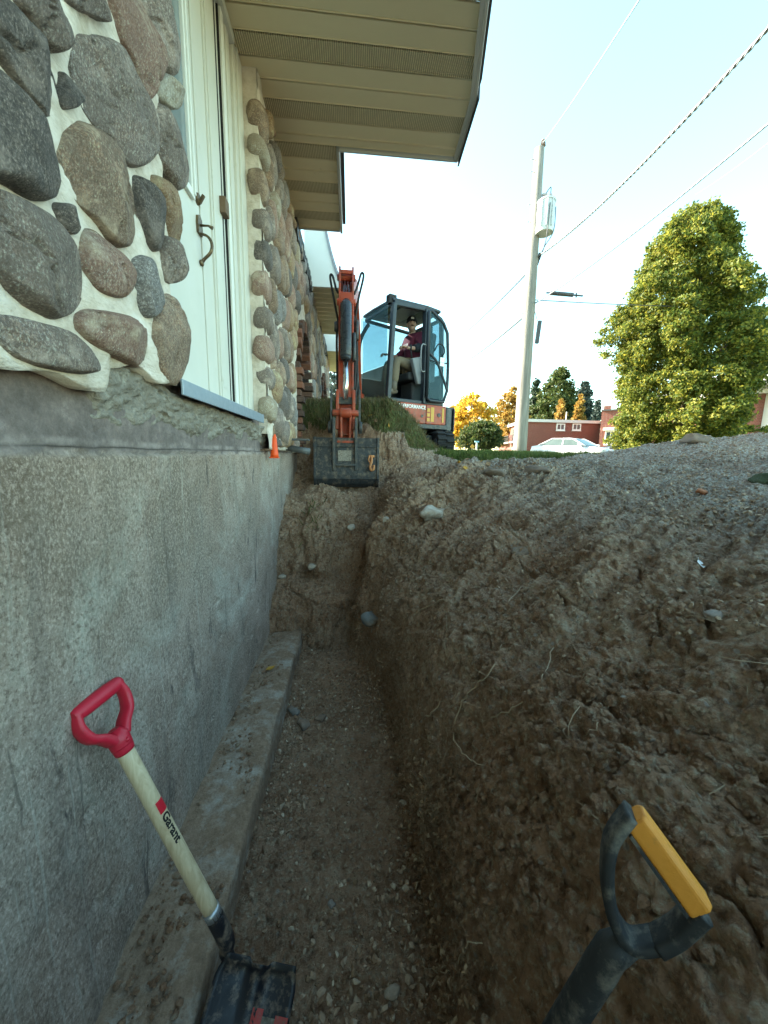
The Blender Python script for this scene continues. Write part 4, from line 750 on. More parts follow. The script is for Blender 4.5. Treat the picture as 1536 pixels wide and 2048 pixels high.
# dipper: two side plates with slots at the head, closed box below
AY0, AZ0, AY1, AZ1 = 3.98, .17, 4.47, 1.93
ad = Vector((0, AY1-AY0, AZ1-AZ0)).normalized(); an = Vector((0, -ad.z, ad.y))           # an: towards the camera
def aq(s, n_, x=0): return Vector((BX+x, AY0, AZ0))+ad*s+an*n_
AL = math.hypot(AY1-AY0, AZ1-AZ0)
m = MB()
for sx in (-.07, .07): m.prism([(0, -.05), (.02, .05), (.8, .09), (1.25, .1), (1.62, .16), (AL+.02, .13), (AL+.03, .02), (1.5, -.14), (1.25, -.16), (.7, -.1)], aq(0, 0, sx), ad, an, (.022, 0, 0))
for s0, s1, n_ in ((0, 1.12, -.05), (.0, 1.12, .055)): m.bar(aq(s0, n_), aq(s1, n_), .13, .016, an)
for s0, s1 in ((1.42, 1.54), (1.76, 1.80)): m.bar(aq(s0, .12), aq(s1, .13), .13, .03, an)
m.bar(aq(1.5, -.02), aq(1.8, -.02), .13, .02, an); m.tube([aq(1.45, .1, -.10), aq(1.45, .1, .10)], .035, 10); m.tube([aq(AL-.06, .06, -.10), aq(AL-.06, .06, .10)], .035, 10)
arm = m.build('dipper_arm', M_or, exc, .006)
m = MB()
for sx in (-.032, .0, .032): m.tube([aq(1.2, .04, sx), aq(AL-.05, .04, sx)], .009, 6)
m.build('hydraulic_pipe', M_chrome, arm)
m = MB(); m.tube([aq(.79, .17), aq(.80, .17), aq(1.38, .165), aq(1.42, .15)], [.05, .058, .058, .04], 18); m.tube([aq(.79, .17), aq(.76, .17)], [.058, .04], 16); m.tube([aq(1.36, .14, -.06), aq(1.36, .14, .06)], .04, 10); m.cur = 1; m.tube([aq(.76, .17), aq(.33, .185)], .028, 14); bc = m.build('bucket_cylinder', [M_cyl, M_chrome], exc)
# hoses
m = MB()
for pt in ([(-.09, 1.32, -.03), (-.13, 1.5, .05), (-.175, 1.76, .06), (-.15, 1.78, .06), (-.11, 1.6, .1), (-.085, 1.55, .1)], [(.09, 1.28, 0), (.13, 1.52, .06), (.185, 1.78, .07), (.16, 1.82, .07), (.12, 1.66, .08), (.085, 1.55, .1)], [(-.09, 1.34, -.02), (-.10, 1.1, .02), (-.095, .8, .02), (-.085, .5, .04), (-.08, .35, .05)], [(.085, 1.35, .02), (.095, 1.05, .03), (.10, .75, .04), (.085, .5, .05)], [(.1, 1.45, -.02), (.115, 1.1, -.02), (.12, .7, -.04), (.1, .45, -.04)]): m.tube(smooth_path([aq(s_, n_, x_) for x_, s_, n_ in pt], 5), .0125, 7)
m.build('hose', M_rub, exc)
m = MB(); m.tube([aq(1.25, .05, -.105), aq(1.15, .05, -.105)], .022, 8); m.tube([aq(1.28, .05, .115), aq(1.05, .06, .115)], .02, 8); m.tube([aq(1.1, .1, .085), aq(.78, .12, .085)], .02, 8); m.build('hose_fitting', M_steel, exc)
# linkage, coupler, bucket
def zy(px, py, y): p_ = at(px, py, Y=y); return Vector(p_)
m = MB()
for sx in (-.082, .082): m.prism([(-.05, -.10), (.05, -.10), (.055, .12), (.0, .3), (-.05, .2)], (BX+sx, 3.9, .34), (0, 1, 0), (0, 0, 1), (.03, 0, 0))
m.tube([(BX-.13, 3.84, .40), (BX+.13, 3.84, .40)], .032, 12); m.tube([(BX-.055, 3.84, .40), (BX+.055, 3.84, .40)], .05, 14); m.tube([(BX-.085, 3.83, .115), (BX+.085, 3.83, .115)], .038, 12)
for sx in (-.045, .05): m.bar((BX+sx, 3.84, .40), (BX+sx*.9, 3.84, .12), .022, .05)
m.build('bucket_link', M_or, exc, .006)
m = MB()
for sx in (-.155, .15):
    m.prism([(-.02, -.02), (.05, -.02), (.07, .22), (.055, .40), (.03, .42), (.0, .2)], (BX+sx*.93, 3.86, .22), (0, 1, 0), (0, 0, 1), (.022, 0, 0)); m.tube([(BX+sx*1.12, 3.87, .26), (BX+sx*.9, 3.87, .26)], .06, 14)
for sx in (-.115, .105): m.prism([(-.05, -.30), (.03, -.30), (.04, .0), (.03, .22), (-.03, .22), (-.06, 0)], (BX+sx, 3.80, .13), (0, 1, 0), (0, 0, 1), (.026, 0, 0))
m.bar((BX-.10, 3.755, -.115), (BX+.10, 3.755, -.115), .03, .022); m.bar((BX-.11, 3.93, .53), (BX+.12, 3.93, .53), .05, .07); m.build('quick_coupler', M_steel, exc, .004)
m = MB(); m.mm((BX-.075, 3.775, -.075), (BX+.06, 3.782, .03)); m.build('coupler_plate', simple('muddy_plate', (.3, .27, .23), .6, .4, 55, .6, dirt=(.12, .09, .07), dirtamt=.46), exc)
x0, x1 = -.375, .285; out = []
for t in np.linspace(0, 1, 15):   # back plate profile (y, z) from top lip round to the cutting edge
    out.append((3.80-.05*math.sin(t*1.4)+(.0 if t < .55 else (t-.55)**1.4*.75), .10-.42*min(t/.68, 1)+(-.03*math.sin(max(t-.6, 0)*6))))
inn = [(y+.03, z+.02) for y, z in out]
m = MB(); m.prism(out+inn[::-1], ((x0+x1)/2, 0, 0), (0, 1, 0), (0, 0, 1), (x1-x0-.05, 0, 0)); m.mm((x0, 3.795, .085), (x1, 3.87, .155)); m.mm((x0-.004, 3.785, .06), (x1+.004, 3.80, .098))
for xx in (x0+.015, x1-.015): m.prism([(p_[0]-.02, p_[1]) for p_ in out]+[(4.15, -.28), (4.2, .1), (3.9, .16), (3.78, .16)], (xx, 0, 0), (0, 1, 0), (0, 0, 1), (.024, 0, 0))
bk_o = m.build('bucket', M_bucket, exc, .004)
m = MB()
for xx in np.linspace(x0+.06, x1-.06, 5): m.prism([(0, .02), (.16, .0), (.0, -.035)], (xx, out[-1][0]+.02, out[-1][1]), (0, 1, 0), (0, 0, 1), (.055, 0, 0))
m.build('bucket_tooth', M_steel, bk_o)
M_cop = simple('hook_orange', (.5, .2, .07), .5, .3, 30, .4, dirt=(.2, .12, .07), dirtamt=.5)
m = MB(); hy = 3.735; m.tube(smooth_path([(.205, hy, -.03), (.205, hy-.02, -.08), (.19, hy-.03, -.12), (.2, hy-.03, -.16), (.225, hy-.03, -.15), (.228, hy-.025, -.11)], 4), .013, 8); m.tube([(.175, hy+.005, -.025), (.235, hy+.005, -.025)], .012, 8); m.tube(smooth_path([(.185, hy, -.02), (.175, hy-.02, -.06), (.19, hy-.02, -.09)], 3), .008, 6); m.build('lifting_hook', M_cop, bk_o)

# ------------------------------------------------------------------ operator
M_skin = simple('skin', (.42, .25, .18), .55, .1, 20, .1); M_shirt = simple('maroon_cotton', (.10, .012, .03), .9, .2, 12, .4, 90, .003); M_trous = simple('tan_canvas', (.2, .16, .11), .9, .2, 14, .5, 70, .003); M_boot = simple('work_boot', (.16, .13, .1), .8, .3, 20, .4); M_cap = simple('black_knit', (.012, .013, .016), .9, .2, 30, .5); M_must = simple('moustache_hair', (.12, .07, .04), .9, .3, 60, .5); M_eye = simple('eye_dark', (.03, .02, .02), .3, .1, 10, 0); M_sleeve = simple('dark_sleeve', (.02, .025, .03), .9, .2, 12, .3)
PB = L(.04, .30, 1.42)
def Q(f, l, z): return PB+FW*f+LF*l+Vector((0, 0, z))
per = empty('person', PB, 'seated operator in maroon sweatshirt, tan trousers and black cap inside the cab', 'person')
def skin(name, verts, edges, rad, mat, parent, sub=2, root=0):
    me = bpy.data.meshes.new(name); me.from_pydata([tuple(v) for v in verts], edges, []); o = link(name, me, mat, parent); mo = o.modifiers.new('skin', 'SKIN')
    for i, r in enumerate(rad): me.skin_vertices[0].data[i].radius = r if hasattr(r, '__len__') else (r, r); me.skin_vertices[0].data[i].use_root = i == root
    mo.use_smooth_shade = True; s_ = o.modifiers.new('subsurf', 'SUBSURF'); s_.levels = s_.render_levels = sub; return o
HD = Q(.10, .04, .735)                       # head centre
hv = [Q(.0, 0, .06), Q(.0, 0, .28), Q(.02, 0, .49), Q(.05, .01, .56), Q(.08, .03, .635), HD, Q(.10, .04, .84),
      Q(.0, .18, .51), Q(.08, .26, .30), Q(.30, .29, .27), Q(.36, .28, .27), Q(.0, -.18, .51), Q(.08, -.26, .30), Q(.30, -.30, .24), Q(.36, -.3, .25),
      Q(.06, .10, .02), Q(.46, .13, .10), Q(.50, .13, -.30), Q(.06, -.1, .02), Q(.46, -.13, .1), Q(.52, -.13, -.3)]
he = [(0, 1), (1, 2), (2, 3), (3, 4), (4, 5), (5, 6), (2, 7), (7, 8), (8, 9), (9, 10), (2, 11), (11, 12), (12, 13), (13, 14), (0, 15), (15, 16), (16, 17), (0, 18), (18, 19), (19, 20)]
skin('body', hv, he, [.12, .12, .13, .06, .055, .085, .075, .06, .042, .03, .026, .06, .042, .03, .026, .07, .052, .04, .07, .052, .04], M_skin, per)
skin('sweatshirt', hv[0:4]+[hv[7], hv[8], hv[11], hv[12], Q(.2, .277, .285), Q(.2, -.28, .27)], [(0, 1), (1, 2), (2, 3), (2, 4), (4, 5), (5, 8), (2, 6), (6, 7), (7, 9)], [.185, .19, .19, .1, .115, .075, .115, .075, .058, .058], M_shirt, per)
skin('trousers', [hv[0]-Vector((0, 0, .03)), hv[15], hv[16], hv[17], hv[18], hv[19], hv[20]], [(0, 1), (1, 2), (2, 3), (0, 4), (4, 5), (5, 6)], [.16, .105, .085, .075, .105, .085, .075], M_trous, per)
for l_ in (.13, -.13): m = MB(); m.ell(Q(.56, l_, -.415), (.15, .055, .05), ROTL, 12, 8); m.tube([Q(.50, l_, -.25), Q(.51, l_, -.42)], [.06, .06], 10); m.build('boot', M_boot, per)
# head details: looks over its left side towards the trench
hdv = (FW*.42+LF*.9); hdv.normalize(); hr = Vector((0, 0, 1)).cross(hdv).normalized(); HR = Matrix((hdv, hr, Vector((0, 0, 1)))).transposed()
def hq(a, b, c): return HD+hdv*a+hr*b+Vector((0, 0, c))
m = MB(); m.ell(hq(0.005, 0, -.005), (.092, .076, .118), HR, 16, 12); m.ell(hq(.045, 0, -.07), (.05, .052, .05), HR, 12, 8); m.prism([(0, -.03), (.028, -.03), (.006, .025)], hq(.085, 0, .0), hdv, (0, 0, 1), hr*.026); m.ell(hq(-.005, .08, -.005), (.02, .012, .03), HR); m.ell(hq(-.005, -.08, -.005), (.02, .012, .03), HR); m.build('face', M_skin, per)
m = MB(); m.ell(hq(-.005, 0, .055), (.1, .086, .085), HR, 16, 10); m.tube([hq(math.cos(a)*.098, math.sin(a)*.084, .036) for a in np.linspace(0, 6.2, 18)], .012, 6); cp = m.build('cap', M_cap, per)
m = MB(); m.box(hq(.092, -.005, .075), (.012, .05, .026), HR); m.build('badge', M_txt_w, cp)
m = MB(); m.ell(hq(.093, 0, -.042), (.014, .033, .011), HR); m.ell(hq(.088, .032, .026), (.008, .018, .006), HR); m.ell(hq(.088, -.032, .026), (.008, .018, .006), HR); m.build('moustache', M_must, per)
m = MB(); m.ell(hq(.086, .032, .010), (.006, .011, .006), HR); m.ell(hq(.086, -.032, .010), (.006, .011, .006), HR); m.build('eye', M_eye, per)
m = MB(); m.tube([Q(.21, .28, .285), Q(.12, .265, .30), Q(.07, .245, .34)], [.058, .068, .074], 10); m.build('sleeve', M_sleeve, per)
tm = text_mesh('JAUF', .07, .001, .001); map_mesh(tm, lambda c: Q(.2-.4*(c.x-.08)**2, -.03-.0+c.x*.9-.02, .37+c.y*.8)+FW*.0); link('chest_lettering', tm, M_txt_w, per)
# hands: palm and five curled fingers each
for l0, sgn in ((.28, 1), (-.3, -1)):
    base = Q(.37, l0, .275); m = MB(); m.ell(base+FW*.035, (.048, .04, .02), ROTL, 10, 7)
    for k in range(4):
        o_ = base+FW*.075+LF*(.03-.02*k); ln = [.032, .037, .035, .028][k]; m.tube([o_, o_+FW*ln+Vector((0, 0, -.006)), o_+FW*(ln*1.35)+Vector((0, 0, -.03)), o_+FW*(ln*1.1)+Vector((0, 0, -.05))], [.0105, .0098, .009, .007], 7)
    o_ = base+FW*.02-LF*sgn*.035; m.tube([o_, o_+FW*.03-LF*sgn*.02+Vector((0, 0, -.01)), o_+FW*.055-LF*sgn*.012+Vector((0, 0, -.025))], [.013, .011, .008], 7); m.build('hand', M_skin, per)
# ------------------------------------------------------------------ shovels in the trench
M_red = simple('red_plastic', (.5, .014, .035), .42, .16, 9, .35, 120, .001, dirt=(.3, .07, .06), dirtamt=.64)
def wood_mat():
    t = NT('ash_wood'); c = t.ramp(t.noise(1, 6, .6, t.map(t.P, (60, 60, 5), (0, R(23), 0)), 1.2), [(.3, (.44, .32, .19)), (.6, (.6, .48, .31)), (.8, (.68, .57, .4))]); return t.set(c, .45, 0, .4)
M_wood = wood_mat(); M_blk = simple('black_enamel', (.012, .013, .018), .4, .3, 10, .3, 60, .002, dirt=(.24, .18, .135), dirtamt=.5); M_print = simple('black_print', (.01, .01, .01), .5, 0, 5, 0)
M_redp = simple('red_print', (.55, .015, .03), .45, .05, 5, 0); M_ferr = simple('ferrule_steel', (.42, .44, .46), .35, .1, 20, .1, metal=.7)
Jp = Vector(at(465, 1900, Z=-1.28)); Sp = Vector(at(246, 1494, X=-.54)); ax = (Jp-Sp).normalized()
e1 = ax.cross(Vector((1, 0, 0))).normalized(); e2 = ax.cross(e1); ph = R(13); g = (e1*math.cos(ph)+e2*math.sin(ph)).normalized(); nn = g.cross(ax).normalized()
if nn.dot(Vector((0, 0, 1))) < 0 and nn.dot(-Sp) < 0: nn = -nn
sh = empty('shovel', Jp, 'shovel with red D handle and pale wood shaft leaning on the grey foundation', 'shovel')
tc = Sp-ax*.134
m = MB(); m.tube([tc-g*.064, tc-g*.056, tc-g*.02, tc+g*.02, tc+g*.056, tc+g*.064], [.014, .0165, .018, .018, .0165, .014], 14)
for s in (-1, 1):
    path = smooth_path([tc+g*s*.056, tc+g*s*.061+ax*.03, tc+g*s*.052+ax*.064, tc+g*s*.03+ax*.085, tc+g*s*.014+ax*.108], 5); V_ = []; n = len(path)
    for i, p_ in enumerate(path):
        t_ = i/(n-1); d = (path[min(i+1, n-1)]-path[max(i-1, 0)]).normalized(); o_ = d.cross(nn).normalized(); w_ = .012+.006*t_; h_ = .0165+.003*t_
        for k in range(10):
            a = 2*math.pi*k/10; c_, s_ = math.cos(a), math.sin(a); V_.append(p_+o_*w_*np.sign(c_)*abs(c_)**.6*.62+nn*h_*np.sign(s_)*abs(s_)**.6)
    m.add(V_, [(i*10+k, i*10+(k+1) % 10, (i+1)*10+(k+1) % 10, (i+1)*10+k) for i in range(n-1) for k in range(10)], True)
m.tube([tc+ax*.085, tc+ax*.10, tc+ax*.118, Sp+ax*.005, Sp+ax*.012], [.012, .024, .0235, .0215, .0205], 16); m.ell(tc+ax*.10, (.02, .016, .016)); m.tube([Sp-ax*.012, Sp-ax*.004], .0228, 16); m.ell(tc+ax*.118+nn*.022, (.006, .006, .006)); gr = m.build('grip', M_red, sh)
Le = (Jp-Sp).length; fe = .80
m = MB(); m.tube([Sp+ax*(i/14*fe*Le) for i in range(15)], .0185, 18); shf = m.build('shaft', M_wood, sh)
m = MB(); m.tube([Sp+ax*(fe*Le-.012), Sp+ax*(fe*Le+.012)], .0203, 18); m.build('ferrule', M_ferr, sh)
f_ = Sp+ax*fe*Le; m = MB(); m.tube(smooth_path([f_, f_+ax*.05, f_+ax*.10+nn*-.004, Jp+nn*-.02, Jp+ax*.06+nn*-.022], 4), [.0202]*8+[.0195, .019, .018, .0175, .017, .016, .0145, .013, .011], 14); m.ell(f_+ax*.02+nn*.02, (.004, .004, .004)); m.build('socket', M_blk, sh)
# printed decal: red block and the word, wrapped on the shaft
vw = (-(Sp+ax*.2)).normalized(); vw = (vw-ax*vw.dot(ax)).normalized(); sd = ax.cross(vw).normalized()
if Vector(CR).dot(sd) < 0: sd = -sd
def wrap(u, a, r=.0189): return Sp+ax*u+(vw*math.cos(a)+sd*math.sin(a))*r
def su(px, py):
    d = Vector(ray(px, py)); w0 = Sp; b = ax.dot(d)/d.length; dn = d.normalized(); return (dn.dot(w0)*ax.dot(dn)-ax.dot(w0))/(1-ax.dot(dn)**2)
u0, u1, u2 = su(313, 1597), su(326, 1620), su(357, 1673)
tm = text_mesh('Garant', .03, .0004, .0009); w0 = max(v.co.x for v in tm.vertices); hh = .03*.72; map_mesh(tm, lambda c: wrap(u1+c.x/w0*(u2-u1), .12+c.y/hh*1.0, .0188+c.z)); link('lettering', tm, M_print, shf)
V_ = [wrap(u, a, .0189) for a in np.linspace(.1, 1.35, 7) for u in (u0, u1-.003)]; m = MB(); m.add(V_, [(2*i, 2*i+1, 2*i+3, 2*i+2) for i in range(6)], True); m.build('decal', M_redp, shf)
# blade: dished square-mouth plate with rolled shoulders
bx = (Vector(at(590, 1965, Z=-1.42))-Vector(at(446, 1935, Z=-1.36))).normalized(); bt = Vector(at(490, 2330, Z=-1.46)); bd = (bt-Jp); bd = (bd-bx*bd.dot(bx)).normalized(); bn = bx.cross(bd).normalized()
if bn.z < 0: bn = -bn
nu, nv = 19, 26; V_ = []; bc_ = Jp+ax*.03+bx*.06
for j in range(nv):
    v = j/(nv-1); wv = .105*(1 if v > .1 else .86+1.4*v)*(1 if v < .75 else 1-.25*(v-.75)**1.3/.16)
    for i in range(nu):
        u = (i/(nu-1))*2-1; dish = -.02*(1-u*u)*(1-.4*v); roll = .028*max(0, 1-v/.05); sock = .022*math.exp(-(u/.16)**2)*max(0, 1-v*1.9)
        V_.append(bc_+bx*(u*wv)+bd*(v*.26-.03*(abs(u) > .3)*max(0, .1-v)*3)+bn*(dish+roll+sock+.012))
me_ = mesh_np('blade', np.array([tuple(v) for v in V_]), grid_faces(nv, nu)); bl = link('blade', me_, M_blk, sh); so_ = bl.modifiers.new('thick', 'SOLIDIFY'); so_.thickness = .003
def bpt(u, v, h=.0035):
    dish = -.02*(1-u*u)*(1-.4*v); sock = .022*math.exp(-(u/.16)**2)*max(0, 1-v*1.9); return bc_+bx*(u*.105)+bd*(v*.26)+bn*(dish+sock+.012+h)
m = MB()
for a, b, v0, v1, c in ((.1, .36, .26, .8, 0), (.66, .95, .28, .55, 0)):
    k = 6; m.add([bpt(a+(b-a)*i/k, v0+(v1-v0)*j/k) for j in range(k+1) for i in range(k+1)], grid_faces(k+1, k+1), True)
m.build('label', simple('scuffed_red_label', (.42, .05, .045), .6, .3, 40, .2, dirt=(.16, .12, .095), dirtamt=.5), bl)
m = MB(); k = 6; m.add([bpt(.36+.3*i/k, .3+.5*j/k) for j in range(k+1) for i in range(k+1)], grid_faces(k+1, k+1), True); m.build('label', simple('muddy_label', (.2, .18, .15), .8, .4, 30, .3, dirt=(.1, .08, .06), dirtamt=.45), bl)
# crumbs of earth on the footing
n = 1500; ii = rng.uniform(size=(n, 2)); pc_ = np.stack([-.585+.2*ii[:, 0]**1.2, .35+2.3*ii[:, 1], np.full(n, -1.326)], 1); keep = fbm(pc_*6, 3, 611)-2.2*(pc_[:, 0]+.5) > .0; pc_ = pc_[keep]; n = len(pc_); sz = .0022+.009*rng.uniform(0, 1, n)**4
v = ICO_V[None]*(1+.38*rng.uniform(-1, 1, (n, 12, 1))); v = np.einsum('nij,nkj->nki', rand_rot(n), v)*sz[:, None, None]*[1, 1, .7]+pc_[:, None, :]
tag(link('footing_crumbs', mesh_np('footing_crumbs', v.reshape(-1, 3), (ICO_F[None]+12*np.arange(n)[:, None, None]).reshape(-1, 3), False), M_soil), kind='stuff')
# second shovel: yellow and black D handle close to the lens
M_yel = simple('yellow_grip', (.62, .235, .025), .55, .15, 10, .5, 150, .0012, dirt=(.3, .15, .04), dirtamt=.6)
M_bpl = simple('black_handle_plastic', (.022, .023, .025), .6, .4, 12, .5, 70, .002, dirt=(.16, .14, .115), dirtamt=.5)
G1 = Vector(at(1258, 1628, D=.475)); G2 = Vector(at(1392, 1815, D=.445)); Hb = Vector(at(1222, 1900, D=.475)); S2 = Vector(at(1130, 2048, D=.50)); gd = (G2-G1).normalized(); mid = (G1+G2)/2; sa = (S2-Hb).normalized(); dn_ = gd.cross((Hb-mid).normalized()).normalized()
if dn_.dot(-mid) < 0: dn_ = -dn_
og = dn_.cross(gd).normalized(); og = og if og.dot(mid-Hb) > 0 else -og
y2 = empty('shovel', S2, 'shovel with yellow-topped black D handle standing against the earth bank', 'shovel')
m = MB(); q8 = [(-.016, -.009), (-.011, -.015), (.011, -.015), (.016, -.009), (.016, .009), (.011, .015), (-.011, .015), (-.016, .009)]
m.prism(q8, mid+og*.003, og, dn_, gd*((G2-G1).length*.97)); yg = m.build('grip', M_yel, y2, .003)
m = MB(); m.bar(G1-og*.0115+dn_*.0128+gd*.012, G2-og*.0115+dn_*.0128-gd*.006, .004, .008, dn_); m.build('grip_groove', M_bpl, yg)
def band(path, w0, w1, th_):
    P_ = smooth_path(path, 6); n = len(P_); V_ = []
    for i, p_ in enumerate(P_):
        d = (P_[min(i+1, n-1)]-P_[max(i-1, 0)]).normalized(); o_ = d.cross(dn_).normalized(); w_ = w0+(w1-w0)*i/(n-1)
        for k in range(12):
            a = 2*math.pi*(k+.5)/12; c_, s_ = math.cos(a), math.sin(a); V_.append(p_+o_*th_*np.sign(c_)*abs(c_)**.5+dn_*w_*np.sign(s_)*abs(s_)**.5)
    return V_, [(i*12+k, i*12+(k+1) % 12, (i+1)*12+(k+1) % 12, (i+1)*12+k) for i in range(n-1) for k in range(12)]+[tuple(range(12))[::-1], tuple((n-1)*12+k for k in range(12))]
m = MB(); A_ = lambda px, py, d: Vector(at(px, py, D=d))
m.add(*band([G1+gd*-.002+og*.004, A_(1222, 1680, .475), A_(1214, 1760, .475), A_(1228, 1835, .475), A_(1262, 1880, .470), A_(1318, 1878, .462)], .0165, .0175, .0075), True)
m.add(*band([G2+gd*.003+og*.004, A_(1386, 1832, .447), A_(1352, 1862, .455), A_(1312, 1884, .462)], .0165, .018, .0095), True)
m.tube([A_(1262, 1880, .47), Hb, Hb+sa*.03, S2, S2+sa*.1], [.015, .019, .0195, .019, .0185], 14); m.build('handle_frame', M_bpl, y2)
m = MB(); m.tube([S2+sa*.1, S2+sa*.42], .0185, 14); m.build('shaft', M_wood, y2)
m = MB(); b0 = S2+sa*.42; m.tube([b0, b0+sa*.1], [.02, .016], 12); m.prism([(-.1, .06), (.1, .06), (.11, .2), (.0, .34), (-.11, .2)], b0, gd, sa, dn_*.004); m.build('blade', M_blk, y2)

# ------------------------------------------------------------------ loose things lying on the dirt
def rock(px, py, size_px, mat, label, name='rock', cat='rock', sq=(1, .8, .6), group=None):
    p, n = on_dirt(px, py); s = size_px/F*float(np.dot(p, CF))/2; v = []
    me_ = bpy.data.meshes.new(name); import bmesh; bm = bmesh.new(); bmesh.ops.create_icosphere(bm, subdivisions=3, radius=1); q = np.array([tuple(x.co) for x in bm.verts]); sd_ = px*.013
    cutn = rand_rot(3)[:, 0]; 
    for c in cutn: dd = q @ c; q = q-np.outer(np.maximum(dd-.62, 0), c)
    q = q*(1+.22*fbm(q*1.3+sd_, 3, 500)[:, None]+.05*fbm(q*5+sd_, 3, 505)[:, None]); q = (q*np.array(sq)) @ rand_rot(1)[0].T*.0+q*np.array(sq)
    q = q @ Matrix.Rotation(sd_*3, 3, 'Z'); q = np.array(q)*s
    for x, c in zip(bm.verts, q): x.co = c
    bm.to_mesh(me_); bm.free(); me_.polygons.foreach_set('use_smooth', [True]*len(me_.polygons))
    o = bpy.data.objects.new(name, me_); COL.objects.link(o); me_.materials.append(mat); o.location = Vector(p)+Vector(n)*s*sq[2]*.35; return tag(o, label, cat, group)
G, PL, BR, BL = M_rock
rock(607, 1452, 34, G, 'grey rock on the trench floor beside the footing, larger of two')
rock(588, 1425, 28, G, 'small rounded rock on the trench floor against the footing edge')
rock(640, 1440, 26, BR, 'brown rock in the cluster of clods on the trench floor')
rock(786, 1990, 36, PL, 'pale angular stone on trench floor beneath the yellow-handled shovel', sq=(1, .7, .5))
rock(744, 1236, 46, BL, 'bluish grey broken chunk jutting from the corner of the bank', sq=(1.1, .6, .7))
rock(862, 1026, 78, PL, 'long whitish stone embedded high in the bank near the bucket', sq=(1.3, .5, .5))
rock(775, 1040, 24, PL, 'small white stone in the bank below the bucket corner')
rock(703, 1053, 22, PL, 'whitish pebble in the trench end wall under the bucket')
rock(628, 1134, 24, PL, 'pale stone sticking out of the middle of the trench end wall')
rock(592, 1310, 18, PL, 'small white stone at the foot of the trench end wall')
rock(562, 1155, 20, PL, 'small pale stone in the end wall beside the foundation')
rock(1430, 1232, 44, G, 'broad flat grey rock half buried in the gravel slope', sq=(1.2, .8, .4))
rock(985, 950, 40, BR, 'dark brown clod on the dirt before the lawn edge', 'dirt_clod', 'clod', (1.2, .7, .6))
rock(1075, 945, 52, M_rock[2], 'reddish broken clay piece lying on dirt near the lawn', 'clay_shard', 'shard', (1.5, .6, .4))
rock(1405, 985, 22, simple('orange_brick_bit', (.34, .13, .06), .9, .3, 20, .5), 'orange brick fragment on the brown heap at right', 'brick_fragment', 'brick')
rock(1385, 880, 40, BR, 'dark lump of earth on the crest of the heap', 'dirt_clod', 'clod', (1.3, .8, .6))
rock(1040, 1110, 44, BR, 'rounded earth lump poking out of the smooth bank', 'dirt_clod', 'clod')
rock(660, 1810, 18, G, 'small flat stone halfway along the trench floor')
rock(805, 1610, 20, PL, 'small pale stone by the foot of the bank')
gp, gn = on_dirt(1518, 958, 14); gk_ = rock(1518, 960, 46, simple('dark_turf', (.05, .06, .025), .95, .5, 40, 1, 60, .02), 'dark green clump of sod at the right edge of the heap', 'sod_clump', 'sod')
def flat_bit(name, px, py, sz, col, label, cat, group=None, curl=.25):
    p, n = on_dirt(px, py); s = sz/F*float(np.dot(p, CF))/2; N_ = Vector(n); a = N_.cross(Vector((.3, 1, .2))).normalized(); b = N_.cross(a); th_ = px*.7; a, b = a*math.cos(th_)+b*math.sin(th_), b*math.cos(th_)-a*math.sin(th_)
    prof = [(-1, 0), (-.6, .42), (0, .62), (.55, .36), (1, .02), (1.35, 0)]; V_ = []
    for u, w in prof:
        for k in (-1, -.5, 0, .5, 1): V_.append(Vector((0, 0, 0))+a*u*s+b*(w*k*s)+N_*(s*(.12+curl*(k*k)*w+curl*.5*u*u)))
    m = MB(); m.add(V_, grid_faces(len(prof), 5), True); o = m.build(name, col); o.location = Vector(p)+N_*.003; sm_ = o.modifiers.new('thick', 'SOLIDIFY'); sm_.thickness = max(s*.05, .0006); return tag(o, label, cat, group)
M_lfy = simple('leaf_yellow', (.45, .24, .03), .6, .25, 40, .3); M_lfb = simple('leaf_brown', (.24, .14, .07), .7, .25, 40, .3); M_paper = simple('paper_white', (.75, .76, .76), .7, .05, 20, .2)
def leaf_at(pt, sz, mat, label, group=None, n=(0, 0, 1)):
    m = MB(); s = sz; prof = [(-1, 0), (-.6, .42), (0, .62), (.55, .36), (1, .02), (1.4, .01)]; th_ = pt[0]*37; V_ = []
    for u, w in prof:
        for k in (-1, 0, 1): x_, y_ = u*s, w*k*s; V_.append((x_*math.cos(th_)-y_*math.sin(th_), x_*math.sin(th_)+y_*math.cos(th_), s*(.15+.3*k*k*w+.2*u*u)))
    m.add(V_, grid_faces(len(prof), 3), True); o = m.build('fallen_leaf', mat); o.location = pt; return tag(o, label, 'leaf', group)
leaf_at(at(541, 1339, Z=-1.322), .032, M_lfy, 'single orange yellow leaf lying on the concrete footing')
flat_bit('paper_scrap', 1398, 1132, 26, M_paper, 'white paper scrap on the grey gravel slope', 'paper', None, .3)
flat_bit('paper_scrap', 1404, 1168, 13, M_paper, 'tiny white scrap just below the larger paper on the gravel', 'paper')
LG = 'fallen leaves along the cut edge of the lawn'
for i, (px, py) in enumerate([(905, 918), (918, 926), (935, 921), (948, 930), (962, 921), (975, 928), (990, 924), (930, 936), (1002, 918), (966, 938)]):
    flat_bit('fallen_leaf', px, py, 9+3*(i % 3), (M_lfb, M_lfy, M_lfb)[i % 3], 'dry curled leaf on bare dirt below the lawn edge', 'leaf', LG, .4)
for i, (px, py) in enumerate([(727, 824), (741, 832), (752, 842), (765, 838), (640, 840), (668, 829), (618, 850), (776, 852), (788, 866), (720, 838), (655, 846), (805, 872)]):
    flat_bit('fallen_leaf', px, py, 9+2*(i % 3), (M_lfb, M_lfy)[i % 2], 'small fallen leaf on the turf of the sod mound', 'leaf', 'fallen leaves on the sod mound', .3)
M_root = simple('root_tan', (.42, .32, .22), .8, .25, 30, .5)
